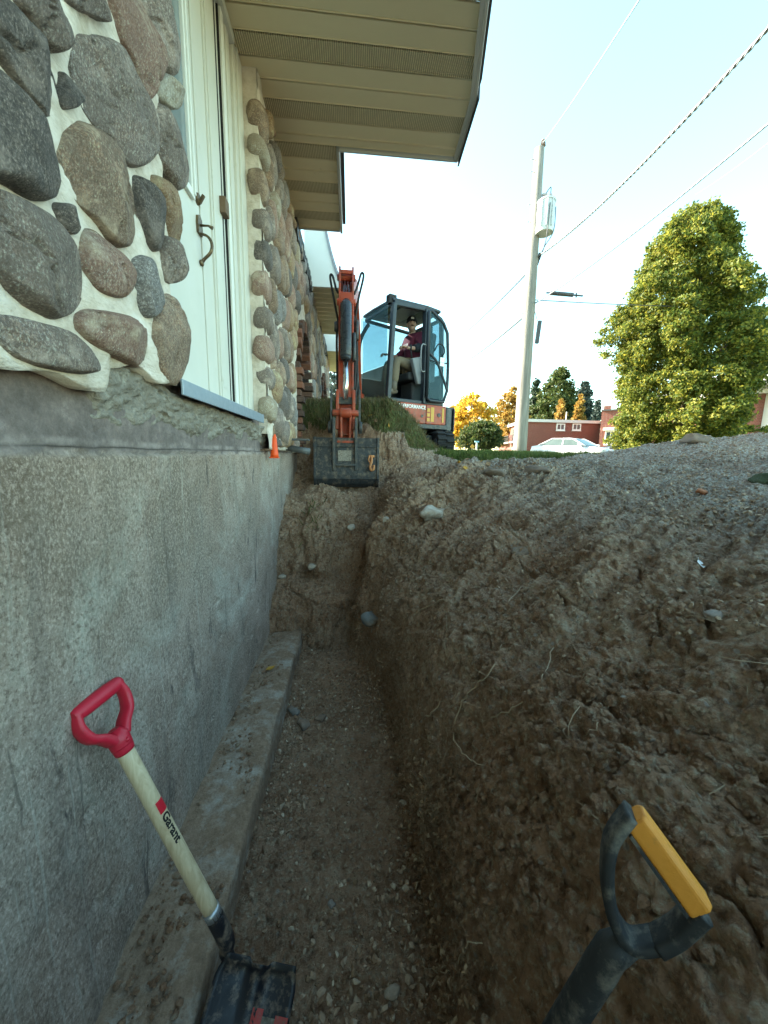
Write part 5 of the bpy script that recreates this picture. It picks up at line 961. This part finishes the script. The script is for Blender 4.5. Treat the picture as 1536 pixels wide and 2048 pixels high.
def root(pts, w, label):
    P_ = [];
    for px, py in pts: p, n = on_dirt(px, py, 6); P_.append(Vector(p)+Vector(n)*.007)
    P_ = smooth_path(P_, 5); P_ = [p+Vector((.0035*math.sin(i*1.9), .0035*math.cos(i*2.3), .003*math.sin(i*2.9))) for i, p in enumerate(P_)]; d0 = float(np.dot(P_[0], CF)); r_ = w*.62/F*d0/2
    m = MB(); m.tube(P_, [r_*(.45+.55*math.sin(.3+2.6*i/len(P_))) for i in range(len(P_))], 6); o = m.build('root', M_root); c = P_[len(P_)//2]
    for v in o.data.vertices: v.co -= c
    o.location = c; return tag(o, label, 'root')
root([(975, 1535), (935, 1518), (912, 1470), (925, 1410), (945, 1380), (985, 1340), (1005, 1290)], 5, 'long forked tan root hanging down the bank above the trench middle')
root([(985, 1432), (1030, 1420), (1065, 1395), (1085, 1365), (1110, 1300)], 4, 'pale root crossing the bank right of the long forked root')
root([(1010, 1240), (1020, 1205), (1045, 1175)], 3.5, 'short thin root high on the bank beneath the smooth patch')
root([(842, 1442), (870, 1425), (888, 1400)], 4, 'short whitish root sticking out low beside the dark trench corner')
root([(808, 1240), (845, 1220), (890, 1200)], 4, 'straight straw-like root on the bank near the bluish chunk')
root([(855, 1100), (885, 1096), (912, 1106)], 4, 'small curved root on the upper bank below the white stone')
root([(840, 1938), (880, 1945), (915, 1930), (935, 1895), (970, 1890)], 4, 'whitish root low on the bank by the trench floor')
root([(1165, 1478), (1190, 1450), (1222, 1412)], 3.5, 'thin root on the right part of the bank')
# fine rootlets and straw bits all over the cut face
m = MB(); w_ = vis*(xf > .28)*(xf < 1.9)*(yf < 3.2)*(~TURF)*ss(.5, .9, np.hypot(xf, yf)); ids = pick(w_, 260)
for q_ in ids:
    p_ = Vector(P2[q_])+Vector(N2[q_])*.004; d_ = Vector(rng.normal(size=3)); n_ = Vector(N2[q_]); d_ = (d_-n_*d_.dot(n_)*.8).normalized(); L_ = float(rng.uniform(.02, .11)); b_ = Vector(rng.normal(size=3))*L_*.18
    m.tube([p_, p_+d_*L_*.35+b_*.6+n_*.004, p_+d_*L_*.7+b_, p_+d_*L_+b_*.3-n_*.006], [.0009, .0008, .0006, .0003], 4, False)
tag(m.build('fine_roots', M_root), kind='stuff')
# orange marker, buried pipe end, weeds at the wall
po = Vector(at(549, 914, X=-.545))
mk = empty('orange_marker', po, 'small bright orange marker cone wedged at the foundation corner', 'marker'); M_fl = simple('fluorescent_orange', (.85, .09, .012), .5, .1, 10, .1)
m = MB(); h_ = (at(549, 868, Y=po.y)[2]-po.z); m.tube([po, po+Vector((0, 0, h_*.12)), po+Vector((.004, 0, h_*.9)), po+Vector((.005, 0, h_))], [.03, .028, .012, .006], 14); m.build('cone', M_fl, mk)
m = MB(); m.box(po+Vector((.0, 0, -.004)), (.062, .062, .008)); m.build('base', M_fl, mk)
pp0 = Vector(at(570, 893, Y=3.3)); m = MB(); m.tube([pp0-Vector((.05, -.1, 0)), pp0+Vector((.14, .05, -.03)), pp0+Vector((.2, .07, -.04))], [.028, .028, .032], 14); m.mm((pp0.x-.02, 3.3, pp0.z+.055), (pp0.x+.2, 3.42, pp0.z+.07)); o = m.build('drain_pipe', simple('pipe_grey', (.09, .095, .1), .5, .3, 20, .2, dirt=(.45, .45, .43), dirtamt=.6)); tag(o, 'short grey pipe end under the wall beside the bucket', 'pipe')
i0 = np.where((np.abs(P2[:, 0]+.33) < .09) & (np.abs(P2[:, 1]-3.25) < .12))[0]; ii = rng.choice(i0, 60); b = P2[ii]; n = 60; an = rng.uniform(-2.4, -.5, n); h = rng.uniform(.06, .16, n); up = np.stack([np.cos(an)*.5, np.sin(an)*.8, rng.uniform(-.6, .9, n)], 1)*h[:, None]; sd_ = np.array([[.003, 0, 0]])
v1 = np.stack([b-sd_, b+sd_, b+up*.6+sd_, b+up], 1).reshape(-1, 3); tag(link('hanging_weeds', mesh_np('hanging_weeds', v1, np.array([[0, 1, 2, 3]])+4*np.arange(n)[:, None]), M_grass), kind='stuff')
# ------------------------------------------------------------------ utility pole, cables
M_pole = NT('pole_wood'); 
def pole_mat():
    t = M_pole; c = t.ramp(t.noise(1, 6, .6, t.map(t.P, (18, 18, 1.2))), [(.3, (.15, .135, .115)), (.55, (.24, .22, .19)), (.75, (.33, .31, .275))]); t.bump(t.noise(1, 5, .6, t.map(t.P, (30, 30, 2))), .01, .8); return t.set(c, .85)
M_pole = pole_mat(); M_cable = simple('cable_black', (.05, .05, .055), .5, .2, 3, 0); M_cable2 = simple('cable_aluminium', (.32, .33, .35), .4, .1, 3, 0, metal=.6); M_trf = simple('transformer_grey', (.52, .54, .55), .35, .08, 6, .05); M_porc = simple('porcelain', (.3, .26, .24), .3, .2, 8, 0)
PD_ = 11.0; pb = Vector(at(1040, 893, Y=PD_)); pt_ = Vector(at(1079, 298, Y=PD_)); pb2 = pb+(pb-pt_).normalized()*.6
def onpole(py): t = (py-893)/(298-893); return pb+(pt_-pb)*t
pole = empty('utility_pole', pb, 'weathered wooden utility pole with grey transformer beyond the lawn', 'utility pole')
m = MB(); m.tube([pb2, pb, onpole(600), pt_], [.2, .195, .165, .125], 18); m.build('pole', M_pole, pole)
m = MB(); q = pt_+Vector((.05, 0, .02)); m.tube([pt_-Vector((0, 0, .15)), q+Vector((.03, 0, .08))], .035, 8); 
for k in range(3): m.tube([q+Vector((.04, 0, .07+.05*k)), q+Vector((.045, 0, .1+.05*k))], [.075-.008*k, .05], 12)
m.build('insulator', M_porc, pole)
for py in (318, 340, 400, 432, 610): p_ = onpole(py); m = MB(); m.tube([p_-Vector((.22, 0, 0)), p_], .012, 5); m.build('bolt', M_porc, pole)
tq = onpole(430)+Vector((.19, -.22, 0)); m = MB(); m.tube([tq-Vector((0, 0, .42)), tq+Vector((0, 0, .36)), tq+Vector((0, 0, .40))], [.225, .225, .20], 22); m.tube([tq+Vector((0, 0, .33)), tq+Vector((0, 0, .37))], .24, 22)
for a in (-.9, -.3, .3): m.box(tq+Vector((math.sin(a)*.24, -math.cos(a)*.24, 0)), (.025, .04, .66), Matrix.Rotation(a, 3, 'Z'))
m.build('transformer', M_trf, pole, .004)
m = MB(); m.tube([tq+Vector((.1, 0, .4)), tq+Vector((.1, 0, .56))], [.06, .03], 10); m.ell(tq+Vector((.1, 0, .5)), (.05, .05, .05)); m.box(onpole(385)+Vector((.18, -.1, 0)), (.12, .05, .06)); m.build('bushing', M_porc, pole)
m = MB()
for pts in ([tq+Vector((.1, 0, .58)), tq+Vector((.08, 0, .72)), onpole(385)+Vector((.2, 0, 0))], [tq+Vector((.22, -.1, .2)), tq+Vector((.2, -.12, -.4)), tq+Vector((.02, -.05, -.75)), onpole(500)+Vector((.2, 0, 0))], [tq+Vector((-.02, -.25, .2)), tq+Vector((-.04, -.25, -.5)), tq+Vector((-.02, -.1, -.8)), onpole(505)+Vector((.2, 0, 0))]): m.tube(smooth_path(pts, 6), .012, 5)
m.tube([onpole(498)+Vector((.22, 0, .1)), onpole(505)+Vector((.14, 0, -.1))], .045, 8); m.build('drop_wire', M_cable, pole)
m = MB(); c = onpole(648)+Vector((.3, -.05, 0)); m.box(c, (.1, .08, .62), Matrix.Rotation(R(4), 3, 'Y')); m.tube([c+Vector((-.05, 0, .3)), onpole(600)+Vector((.15, 0, 0))], .01, 5); m.build('splice_case', M_cable, pole, .02)
def cable(name, a, b, sag, r, mat, label, twist=False, cat='cable', n=40):
    a, b = Vector(a), Vector(b); P_ = [a+(b-a)*(i/n)-Vector((0, 0, sag*4*(i/n)*(1-i/n))) for i in range(n+1)]; m = MB(); m.tube(P_, r, 6)
    if twist:
        n2 = 260; d = (b-a).normalized(); x = d.cross(Vector((0, 0, 1))).normalized(); z = x.cross(d)
        for ph_ in (0, 2.1, 4.2): m.tube([a+(b-a)*(i/n2)-Vector((0, 0, sag*4*(i/n2)*(1-i/n2)))+(x*math.cos(i*.55+ph_)+z*math.sin(i*.55+ph_))*r*1.5 for i in range(n2+1)], r, 5)
    o = m.build(name, mat); c = P_[n//2]
    for v in o.data.vertices: v.co -= c
    o.location = c; return tag(o, label, cat, 'overhead cables')
cable('overhead_cable', pt_+Vector((.08, 0, .15)), at(1330, -80, Y=3.4), .05, .010, M_cable2, 'topmost pale overhead wire rising from the pole tip')
cable('overhead_cable', onpole(497)+Vector((.16, 0, 0)), at(1640, -60, Y=4.4), .25, .011, M_cable2, 'twisted overhead cable climbing from beneath the transformer', True)
cable('overhead_cable', onpole(590)+Vector((.14, 0, 0)), at(1640, 160, Y=4.6), .14, .016, M_cable2, 'thick overhead cable meeting the pole lower down, rising to the right')
cable('overhead_cable', onpole(520), at(880, 700, Y=34), .3, .022, M_cable, 'upper cable running off behind the pole above the excavator')
cable('overhead_cable', onpole(608), at(905, 735, Y=34), .25, .026, M_cable, 'lower cable running off behind the pole beside the cab')
cable('overhead_cable', onpole(582)+Vector((.14, 0, 0)), at(1640, 612, Y=16), .12, .012, M_cable, 'level service cable with black splice passing before the big tree')
cable('overhead_cable', at(1390, 390, Y=22), at(1640, 205, Y=9), .1, .012, M_cable2, 'thin far wire at right above the tree top')
a_ = Vector(at(1100, 586, Y=PD_)); b_ = Vector(at(1146, 590, Y=PD_)); m = MB(); m.tube([a_, b_], .055, 10); m.tube([a_-Vector((.12, 0, 0)), a_], .02, 6); m.tube([b_, b_+Vector((.3, 0, -.01))], .022, 6); m.tube([b_+Vector((.1, 0, -.06)), b_+Vector((.1, 0, .06))], .02, 6); o = m.build('splice_case', M_cable); tag(o, 'black cylindrical splice hanging on the level service cable', 'splice')

# ------------------------------------------------------------------ trees
def leaf_cards(C, size, squash=.6):
    n = len(C); Rm = rand_rot(n); s = size*rng.uniform(.6, 1.25, n); base = np.array([[-1, -.1, 0], [0, -.55, .12], [1, 0, 0], [0, .55, .12]]); v = np.einsum('nij,kj->nki', Rm, base)*s[:, None, None]+C[:, None, :]
    return v.reshape(-1, 3), np.array([[0, 1, 2, 3]])+4*np.arange(n)[:, None]
def crown_pts(prof, h0, h1, rad, nclump, per_c, cl, seed, lob=.22, inner=.5):
    """prof(t)->relative radius; clumps near the outside of the volume, leaves round each clump"""
    rg = np.random.default_rng(seed); t = rg.uniform(0, 1, nclump*3); r_ = np.array([prof(x) for x in t]); keep = rg.uniform(0, 1, len(t)) < r_/r_.max()+.05; t = t[keep][:nclump]; r_ = r_[keep][:nclump]; a = rg.uniform(0, 2*math.pi, len(t))
    lobes = 1+lob*vn(np.stack([np.cos(a)*2.2, np.sin(a)*2.2, t*6], 1)+seed, 3)+lob*.6*vn(np.stack([np.cos(a)*5, np.sin(a)*5, t*14], 1)+seed, 5); q = inner+(1-inner)*rg.uniform(0, 1, len(t))**.55
    C = np.stack([np.cos(a)*r_*rad*q*lobes, np.sin(a)*r_*rad*q*lobes, h0+(h1-h0)*t], 1)
    k = np.repeat(np.arange(len(C)), per_c); g_ = rg.normal(size=(len(k), 3)); g_ /= np.linalg.norm(g_, axis=1, keepdims=True)+1e-6; g_ *= rg.uniform(0, 1, len(k))[:, None]**.5
    return C[k]+g_*cl*np.array([1, 1, .7])
def tree(name, loc, label, cat, leaves, leaf_size, mleaf, trunk, limbs=7, group=None, mtr=None, h1=5, rad=2, h0=1):
    o = empty(name, loc, label, cat, group); o['local'] = 1; v, f = leaf_cards(leaves, leaf_size); link('crown', mesh_np('crown', v, f, False), mleaf, o)
    m = MB(); m.tube([(0, 0, -.8), (0, 0, h0), (.04*rad, 0, (h0+h1)/2), (0, .02*rad, h1*.92)], [trunk*1.15, trunk*.9, trunk*.55, trunk*.12], 9)
    for k in range(limbs):
        a = k*2.4+len(label); z = h0+(h1-h0)*(.05+.75*k/limbs); r_ = rad*.75*(1-.6*k/limbs); m.tube([(0, 0, z), (math.cos(a)*r_*.5, math.sin(a)*r_*.5, z+r_*.35), (math.cos(a)*r_, math.sin(a)*r_, z+r_*.6)], [trunk*.4, trunk*.25, trunk*.06], 6)
    link('trunk', m.build('x', None).data, mtr or M_bark, o); bpy.data.objects.remove(bpy.data.objects['x']); return o
M_bark = simple('bark', (.12, .09, .065), .9, .35, 14, .8, 30, .01)
ML_big = leafmat('linden_leaf', [(.05, .085, .018), (.12, .16, .028), (.26, .26, .038), (.42, .36, .045)], .5)
ML_green = leafmat('green_leaf', [(.03, .055, .016), (.07, .095, .022), (.13, .13, .03)], .4)
ML_yel = leafmat('yellow_leaf', [(.42, .27, .03), (.6, .42, .05), (.62, .3, .035)], .7)
ML_orange = leafmat('orange_leaf', [(.3, .16, .035), (.42, .25, .05), (.3, .24, .06)], .5)
ML_con = leafmat('conifer_needle', [(.02, .038, .02), (.035, .06, .03), (.06, .085, .04)], .15)
ML_con2 = leafmat('blue_spruce_needle', [(.035, .055, .045), (.06, .085, .07), (.1, .12, .09)], .15)
ML_lightg = leafmat('pale_green_leaf', [(.1, .14, .03), (.2, .22, .05), (.3, .26, .06)], .5)
def col_prof(t): return .78+.22*math.sin(t*2.2+.4) if t < .4 else max(.05, (1-((t-.35)/.66)**2.0))**.8*.99
BT = Vector(at(1358, 905, Y=14.0)); bh = at(1358, 414, Y=14.0)[2]-BT.z; brd = 140/F*14
big = crown_pts(lambda t: np.interp(t, [0, .08, .3, .5, .7, .85, .95, 1], [.92, 1, 1, .95, .82, .62, .38, .1]), .1, bh, brd*.77, 2600, 66, .27, 11, .5, .6)
big[:, 0] -= .7*(np.clip(big[:, 2], 0, None)/bh)**1.2
tree('linden_tree', BT, 'tall dense rounded green tree filling the right side beyond the dirt heap', 'tree', big, .062, ML_big, .3, 12, None, None, bh, brd*.8, 1.2)
def oncrest(px, py_base, py_top, d): b_ = Vector(at(px, py_base, Y=d)); return b_, at(px, py_top, Y=d)[2]-b_.z
def broad(name, px, py0, py1, wpx, d, label, ml, seed, cat='tree', nc=260, pc=26, ls=None, pf=None, group='trees beyond the houses', h0f=.12):
    b_, h_ = oncrest(px, py0, py1, d); rad = wpx/F*d/2; pf = pf or (lambda t: math.sin(min(max(t*.9+.12, 0), 1)*math.pi)**.7)
    pts_ = crown_pts(pf, h_*h0f, h_, rad, nc, pc, rad*.24, seed, .25, .4); tree(name, b_, label, cat, pts_, ls or d*.0048, ml, .03*h_, 7, group, None, h_, rad, h_*.2)
GB = 'trees beyond the houses'
pyr = lambda t: max(.04, 1-t)**.75*(.8+.2*math.sin(t*40))
broad('yellow_tree', 938, 905, 785, 92, 34, 'glowing yellow autumn tree just right of the excavator', ML_yel, 21, nc=200)
broad('yellow_tree', 905, 905, 806, 60, 36, 'lower yellow tree behind the counterweight of the excavator', ML_yel, 22, nc=150)
broad('yellow_tree', 1018, 905, 775, 70, 60, 'orange yellow tree seen left of the pole', ML_orange, 23, nc=200)
broad('garden_shrub', 962, 905, 843, 86, 24, 'green leafy shrub before the yellow tree at the lawn end', ML_green, 24, 'shrub', 200, 26, None, None, 'shrubs')
broad('tree', 1062, 905, 758, 56, 74, 'dark green conifer partly behind the pole', ML_con, 25, pf=pyr, nc=240)
broad('tree', 1106, 905, 738, 82, 70, 'broad sunlit green tree above the apartment roof', ML_green, 26, nc=420, pf=lambda t: np.interp(t, [0, .2, .5, .8, 1], [.7, 1, .95, .6, .12]))
broad('spruce_tree', 1158, 905, 765, 74, 72, 'bluish spruce with drooping boughs right of the green tree', ML_con2, 27, pf=pyr, nc=300)
broad('spruce_tree', 1186, 905, 800, 34, 58, 'slim spruce between the two brick buildings', ML_con2, 28, pf=pyr, nc=160)
broad('larch_tree', 1116, 905, 798, 46, 62, 'rust coloured small conifer above the apartment roof', ML_orange, 29, pf=pyr, nc=160)
broad('larch_tree', 1150, 905, 784, 40, 63, 'taller rust conifer in front of the blue spruce', ML_orange, 30, pf=pyr, nc=160)
broad('tree', 1545, 905, 655, 130, 26, 'pale yellow green tree at the far right behind the brick house', ML_lightg, 31, nc=260)
broad('spruce_tree', 668, 905, 715, 90, 24, 'dark spruce glimpsed between the house wall and the boom', ML_con2, 32, pf=lambda t: max(.05, 1-t)**.6*(.65+.35*math.sin(t*55)), nc=150, pc=22)
broad('garden_shrub', 640, 905, 845, 80, 20, 'pale shrub low behind the house end', ML_lightg, 33, 'shrub', 120, 20, None, None, 'shrubs')

# ------------------------------------------------------------------ brick buildings
def brickwall(name, sc):
    t = NT(name); b = t.n('TexBrick'); b.inputs['Scale'].default_value = sc; b.inputs['Color1'].default_value = (.25, .075, .05, 1); b.inputs['Color2'].default_value = (.19, .055, .04, 1); b.inputs['Mortar'].default_value = (.33, .25, .2, 1); b.inputs['Mortar Size'].default_value = .012
    x = t.sep(t.P); c = t.n('CombineXYZ'); t.l(t.math('ADD', x[0], x[1]), c.inputs[0]); t.l(x[2], c.inputs[1]); t.l(c.outputs[0], b.inputs[0]); t.bump(b.outputs[1], .02, .6); return t.set(t.mix(t.noise(.8, 4), b.outputs[0], t.mix(.5, b.outputs[0], (.14, .05, .035))), .85)
M_bw = brickwall('red_brickwork', 3.0); M_glassd = simple('dark_window_glass', (.05, .07, .08), .08, .3, 1, 0, spec=.8); M_rail = simple('balcony_rail', (.05, .05, .05), .5, .1, 4, 0); M_door = simple('balcony_door', (.7, .68, .64), .5, .1, 4, 0)
def window(parent, c, w, h, ax_, nrm, lights=2):
    c = Vector(c); ax_ = Vector(ax_); nrm = Vector(nrm); Rm = Matrix((ax_, nrm, Vector((0, 0, 1)))).transposed(); m = MB()
    for s in (-1, 1): m.box(c+ax_*s*(w/2)+nrm*.03, (.12, .12, h+.12), Rm); m.box(c+Vector((0, 0, s*h/2))+nrm*.031, (w-.12, .12, .12), Rm)
    for k in range(1, lights): m.box(c+ax_*(w*(k/lights-.5))+nrm*.03, (.07, .1, h-.12), Rm)
    m.box(c-Vector((0, 0, h/2+.12))+nrm*.05, (w+.2, .2, .1), Rm); f_ = m.build('window', M_white, parent); m = MB(); m.box(c-nrm*.0, (w, .03, h), Rm); m.build('pane', M_glassd, f_); return f_
AD = 48.0; A0 = Vector(at(1050, 897, Y=AD)); A1 = Vector(at(1196, 897, Y=AD)); ztop = at(1100, 845, Y=AD)[2]; zr = at(1100, 840, Y=AD)[2]
apt = empty('apartment_building', ((A0.x+A1.x)/2, AD, -1), 'two-storey red brick apartment block with white balconies behind the pole', 'building')
lx0 = at(1000, 897, Y=66)[0]; m = MB(); m.prism([(A0.x, AD), (A1.x, AD), (A1.x+1, 64), (lx0-.2, 66)], (0, 0, (ztop-2.5)/2), (1, 0, 0), (0, 1, 0), (0, 0, ztop+2.5)); m.build('wall', M_bw, apt)
m = MB(); m.prism([(A0.x-.35, AD-.3), (A1.x+.3, AD-.3), (A1.x+1.2, 64.5), (lx0-.7, 66.4)], (0, 0, (ztop+zr)/2+.02), (1, 0, 0), (0, 1, 0), (0, 0, zr-ztop+.04)); m.build('roof', M_fascia, apt)
for px in (1121, 1153): c = at(px, 854, Y=AD-.02); window(apt, c, 1.05, .75, (1, 0, 0), (0, -1, 0))
sdv = (Vector((lx0, 66, 0))-Vector((A0.x, AD, 0))); sn = Vector((-sdv.y, sdv.x, 0)).normalized(); sn = sn if sn.x < 0 else -sn; su_ = sdv.normalized()
for k in range(4):
    for fl_, zc in enumerate((ztop-1.35, ztop-4.0)):
        c = Vector((A0.x, AD, 0))+sdv*(.16+.22*k)+Vector((0, 0, zc)); Rm = Matrix((su_, sn, Vector((0, 0, 1)))).transposed(); m = MB(); m.box(c+sn*.02, (2.2, .12, 2.1), Rm); w_ = m.build('balcony_door', M_door, apt); m = MB(); m.box(c+sn*.05+su_*.5, (.9, .1, 1.9), Rm); m.build('pane', M_glassd, w_)
        m = MB(); m.box(c+sn*.6-Vector((0, 0, 1.15)), (3.0, 1.2, .16), Rm); b_ = m.build('balcony', M_fascia, apt); m = MB(); m.box(c+sn*1.18-Vector((0, 0, .15)), (3.0, .05, .05), Rm)
        for j in range(9): m.box(c+sn*1.18+su_*(-1.45+j*.36)-Vector((0, 0, .62)), (.04, .04, .9), Rm)
        m.build('railing', M_rail, b_)
m = MB(); m.tube([(at(1132, 838, Y=52)[0], 52, zr), (at(1132, 838, Y=52)[0], 52, zr+1.6)], .06, 6); m.build('vent_stack', M_fascia, apt)
BD = 42.0; x0 = at(1197, 890, Y=BD)[0]; x1 = at(1330, 890, Y=BD)[0]; zt = at(1200, 822, Y=BD)[2]
b2 = empty('brick_building', (x0, BD, -1), 'red brick house with white porch half hidden by the big tree', 'building')
rd = Vector((x0, BD, 0)).normalized(); ru = Vector((rd.y, -rd.x, 0)); RB = Matrix((ru, rd, Vector((0, 0, 1)))).transposed(); O2 = Vector((x0, BD, 0))
def bb(m, a, b): return m.box(O2+RB @ Vector([(a[i]+b[i])/2 for i in range(3)]), [abs(b[i]-a[i]) for i in range(3)], RB)
m = MB(); bb(m, (0, 0, -1.5), (9, 9, zt)); m.build('wall', M_bw, b2); m = MB(); bb(m, (.15, 1, zt), (.9, 1.8, zt+.7)); m.build('chimney', M_bw, b2)
m = MB(); bb(m, (-.05, -.2, zt+.002), (9.2, 9.2, zt+.16)); m.build('roof', M_shing, b2)
for k in (1.1, 3.7): window(b2, O2+ru*k+Vector((0, 0, at(1216, 876, Y=BD)[2])), 1.0, 1.4, ru, -rd)
m = MB(); bb(m, (.3, -.9, at(1216, 862, Y=BD)[2]), (1.9, -.004, at(1216, 857, Y=BD)[2])); bb(m, (2.6, -1.4, -1), (8.9, -.006, at(1216, 884, Y=BD)[2])); m.build('porch', M_white, b2)
HDt = 19.0; hx0 = at(1484, 850, Y=HDt)[0]; hx1 = hx0+9; hz = at(1500, 787, Y=HDt)[2]
h3 = empty('brick_house', (hx0+3, HDt, -1), 'red brick bungalow with white garage front at the right edge behind the heap', 'house'); m = MB(); m.mm((hx0, HDt, -1.5), (hx1, HDt+8, hz)); m.build('wall', M_bw, h3)
gxx = at(1522, 850, Y=HDt)[0]; m = MB(); m.mm((gxx, HDt-1.2, -1.5), (hx1, HDt-.004, hz+.1)); m.build('garage_front', M_white, h3); m = MB()
for k in range(6): m.mm((gxx+.35, HDt-1.23, -1.2+k*.42), (gxx+3.6, HDt-1.204, -1.2+k*.42+.4))
m.build('garage_door', M_white, h3, .01)
m = MB(); m.mm((hx0-.3, HDt-.35, hz+.004), (gxx-.02, HDt+8.3, hz+.22)); m.build('fascia', M_fascia, h3); m = MB(); m.prism([(hx0-.4, hz+.23), (hx1+.5, hz+.23), (hx1+.5, hz+.35), ((hx0+hx1)/2, hz+2.3), (hx0-.4, hz+.3)], (0, HDt+3.4, 0), (1, 0, 0), (0, 0, 1), (0, 9.6, 0)); m.build('roof', simple('pale_shingles', (.36, .34, .33), .9, .25, 10, .6), h3)

# ------------------------------------------------------------------ parked car and small street things
M_carp = simple('white_car_paint', (.6, .6, .6), .3, .03, 3, 0, spec=.6); M_carg = simple('car_glass', (.06, .085, .08), .12, .3, 1.5, 0, spec=.35); M_blkp = simple('black_trim', (.02, .02, .02), .5, .1, 4, 0)
CD = 21.5; cc = Vector(at(1142, 900, Y=CD)); CA = R(-62); cz = at(1142, 876, Y=CD)[2]-1.44
car = empty('parked_car', (cc.x, CD, cz), 'white sedan parked on the street below the lawn crest', 'car'); cx_ = Vector((math.cos(CA), math.sin(CA), 0)); cy_ = Vector((-cx_.y, cx_.x, 0))
def cp_(a, b, z): return Vector((cc.x, CD, cz))+cx_*a+cy_*b+Vector((0, 0, z))
st = [(2.25, .45, .62, .72), (2.1, .3, .78, .8), (1.2, .25, .92, .86), (.75, .25, .96, .88), (0, .25, .97, .88), (-1.2, .25, .98, .88), (-1.75, .27, 1.0, .85), (-2.2, .35, .95, .78), (-2.3, .5, .8, .7)]
V_ = []
for a, z0_, z1_, w in st: V_ += [cp_(a, s*w*k, z) for s, k, z in ((-1, .95, z0_), (-1, 1.0, (z0_+z1_)/2), (-1, .93, z1_), (0, 0, z1_+.04), (1, .93, z1_), (1, 1.0, (z0_+z1_)/2), (1, .95, z0_))]
m = MB(); m.add(V_, grid_faces(len(st), 7)[:, ::-1], True); m.add(V_[:7], [tuple(range(7))]); m.add(V_[-7:], [tuple(range(7))[::-1]]); body = m.build('body', M_carp, car)
m = MB(); gl = [(1.25, .95, .76), (.45, 1.36, .62), (-.2, 1.43, .6), (-.9, 1.40, .6), (-1.75, 1.0, .72)]; V_ = []
for a, z, w in gl: V_ += [cp_(a, -w, z), cp_(a, 0, z+.03), cp_(a, w, z)]
base_ = [cp_(1.25, -.8, .93), cp_(-1.75, -.76, .96), cp_(-1.75, .76, .96), cp_(1.25, .8, .93)]
m = MB(); m.add(V_[3:12], grid_faces(3, 3), True); m.bar(V_[0], V_[3], .08, .05); m.bar(V_[2], V_[5], .08, .05); m.bar(V_[9], V_[12], .1, .05); m.bar(V_[11], V_[14], .1, .05)
for s in (-1, 1): m.bar(cp_(-.15, s*.6, 1.42), cp_(-.1, s*.8, .95), .07, .05); m.bar(cp_(.45, s*.62, 1.37), cp_(-.9, s*.6, 1.41), .06, .05)
m.build('roof', M_carp, car)
m = MB(); m.add(V_[0:6], grid_faces(2, 3), True); m.build('windscreen', M_carg, car); m = MB(); m.add(V_[9:15], grid_faces(2, 3), True); m.build('rear_window', M_carg, car)
for s in (-1, 1): k0 = 0 if s < 0 else 2; m = MB(); m.add([V_[k0], V_[3+k0], V_[6+k0], V_[9+k0], V_[12+k0], cp_(-1.75, s*.8, .97), cp_(0, s*.83, .97), cp_(1.25, s*.8, .95)], [(0, 1, 2, 3, 4, 5, 6, 7)]); m.build('side_window', M_carg, car)
for a in (1.4, -1.35):
    for s in (-1, 1): m = MB(); m.tube([cp_(a, s*.68, .31), cp_(a, s*.88, .31)], .31, 20); w_ = m.build('wheel', M_rub, car); m = MB(); m.tube([cp_(a, s*.87, .31), cp_(a, s*.89, .31)], .2, 14); m.build('rim', M_fascia, w_)
for s in (-1, 1): m = MB(); m.box(cp_(1.05, s*.95, 1.0), (.2, .18, .13), Matrix.Rotation(CA, 3, 'Z')); m.build('mirror', M_carp, car, .03); m = MB(); m.ell(cp_(2.13, s*.55, .68), (.12, .2, .09), Matrix.Rotation(CA, 3, 'Z')); m.build('headlight', M_lamp, car)
dk = Vector(at(1252, 897, Y=26)); m = MB(); m.prism([(-1.9, 0), (-1.9, .5), (-1.2, .55), (-.8, .62), (1.5, .6), (1.9, .4), (1.9, 0)], dk+Vector((0, 0, -.45)), (1, 0, 0), (0, 0, 1), (0, 1.6, 0)); o = empty('parked_car', dk+Vector((0, 0, -.9)), 'dark car mostly hidden behind the heap right of the white sedan', 'car'); m.build('body', M_navy, o, .08)
for a in (-1.2, 1.2): m = MB(); m.tube([dk+Vector((a, -.82, -.55)), dk+Vector((a, -.6, -.55))], .32, 16); m.build('wheel', M_rub, o)
sg = Vector(at(953, 897, Y=10)); so2 = empty('marker_sign', sg, 'little white T-shaped stake with a blue cap on the lawn', 'stake'); m = MB(); m.tube([sg-Vector((0, 0, .15)), sg+Vector((0, 0, .17))], .018, 6); m.build('post', M_white, so2); m = MB(); m.mm((sg.x-.055, sg.y-.02, sg.z+.165), (sg.x+.055, sg.y+.02, sg.z+.2)); m.build('cap', simple('pale_blue_cap', (.25, .5, .62), .5, .05, 5, 0), so2)
dm = Vector(at(956, 892, Y=14)); 
wy = Vector(at(945, 893, Y=13)); so3 = empty('warning_sign', wy, 'small orange yellow diamond sign low behind the lawn crest', 'sign'); m = MB(); m.box(wy+Vector((0, 0, .0)), (.12, .012, .12), Matrix.Rotation(R(38), 3, 'Y')); m.build('plate', M_lfy, so3); m = MB(); m.tube([wy-Vector((0, -.012, .35)), wy-Vector((0, -.012, 0))], .012, 6); m.build('post', M_steel, so3)
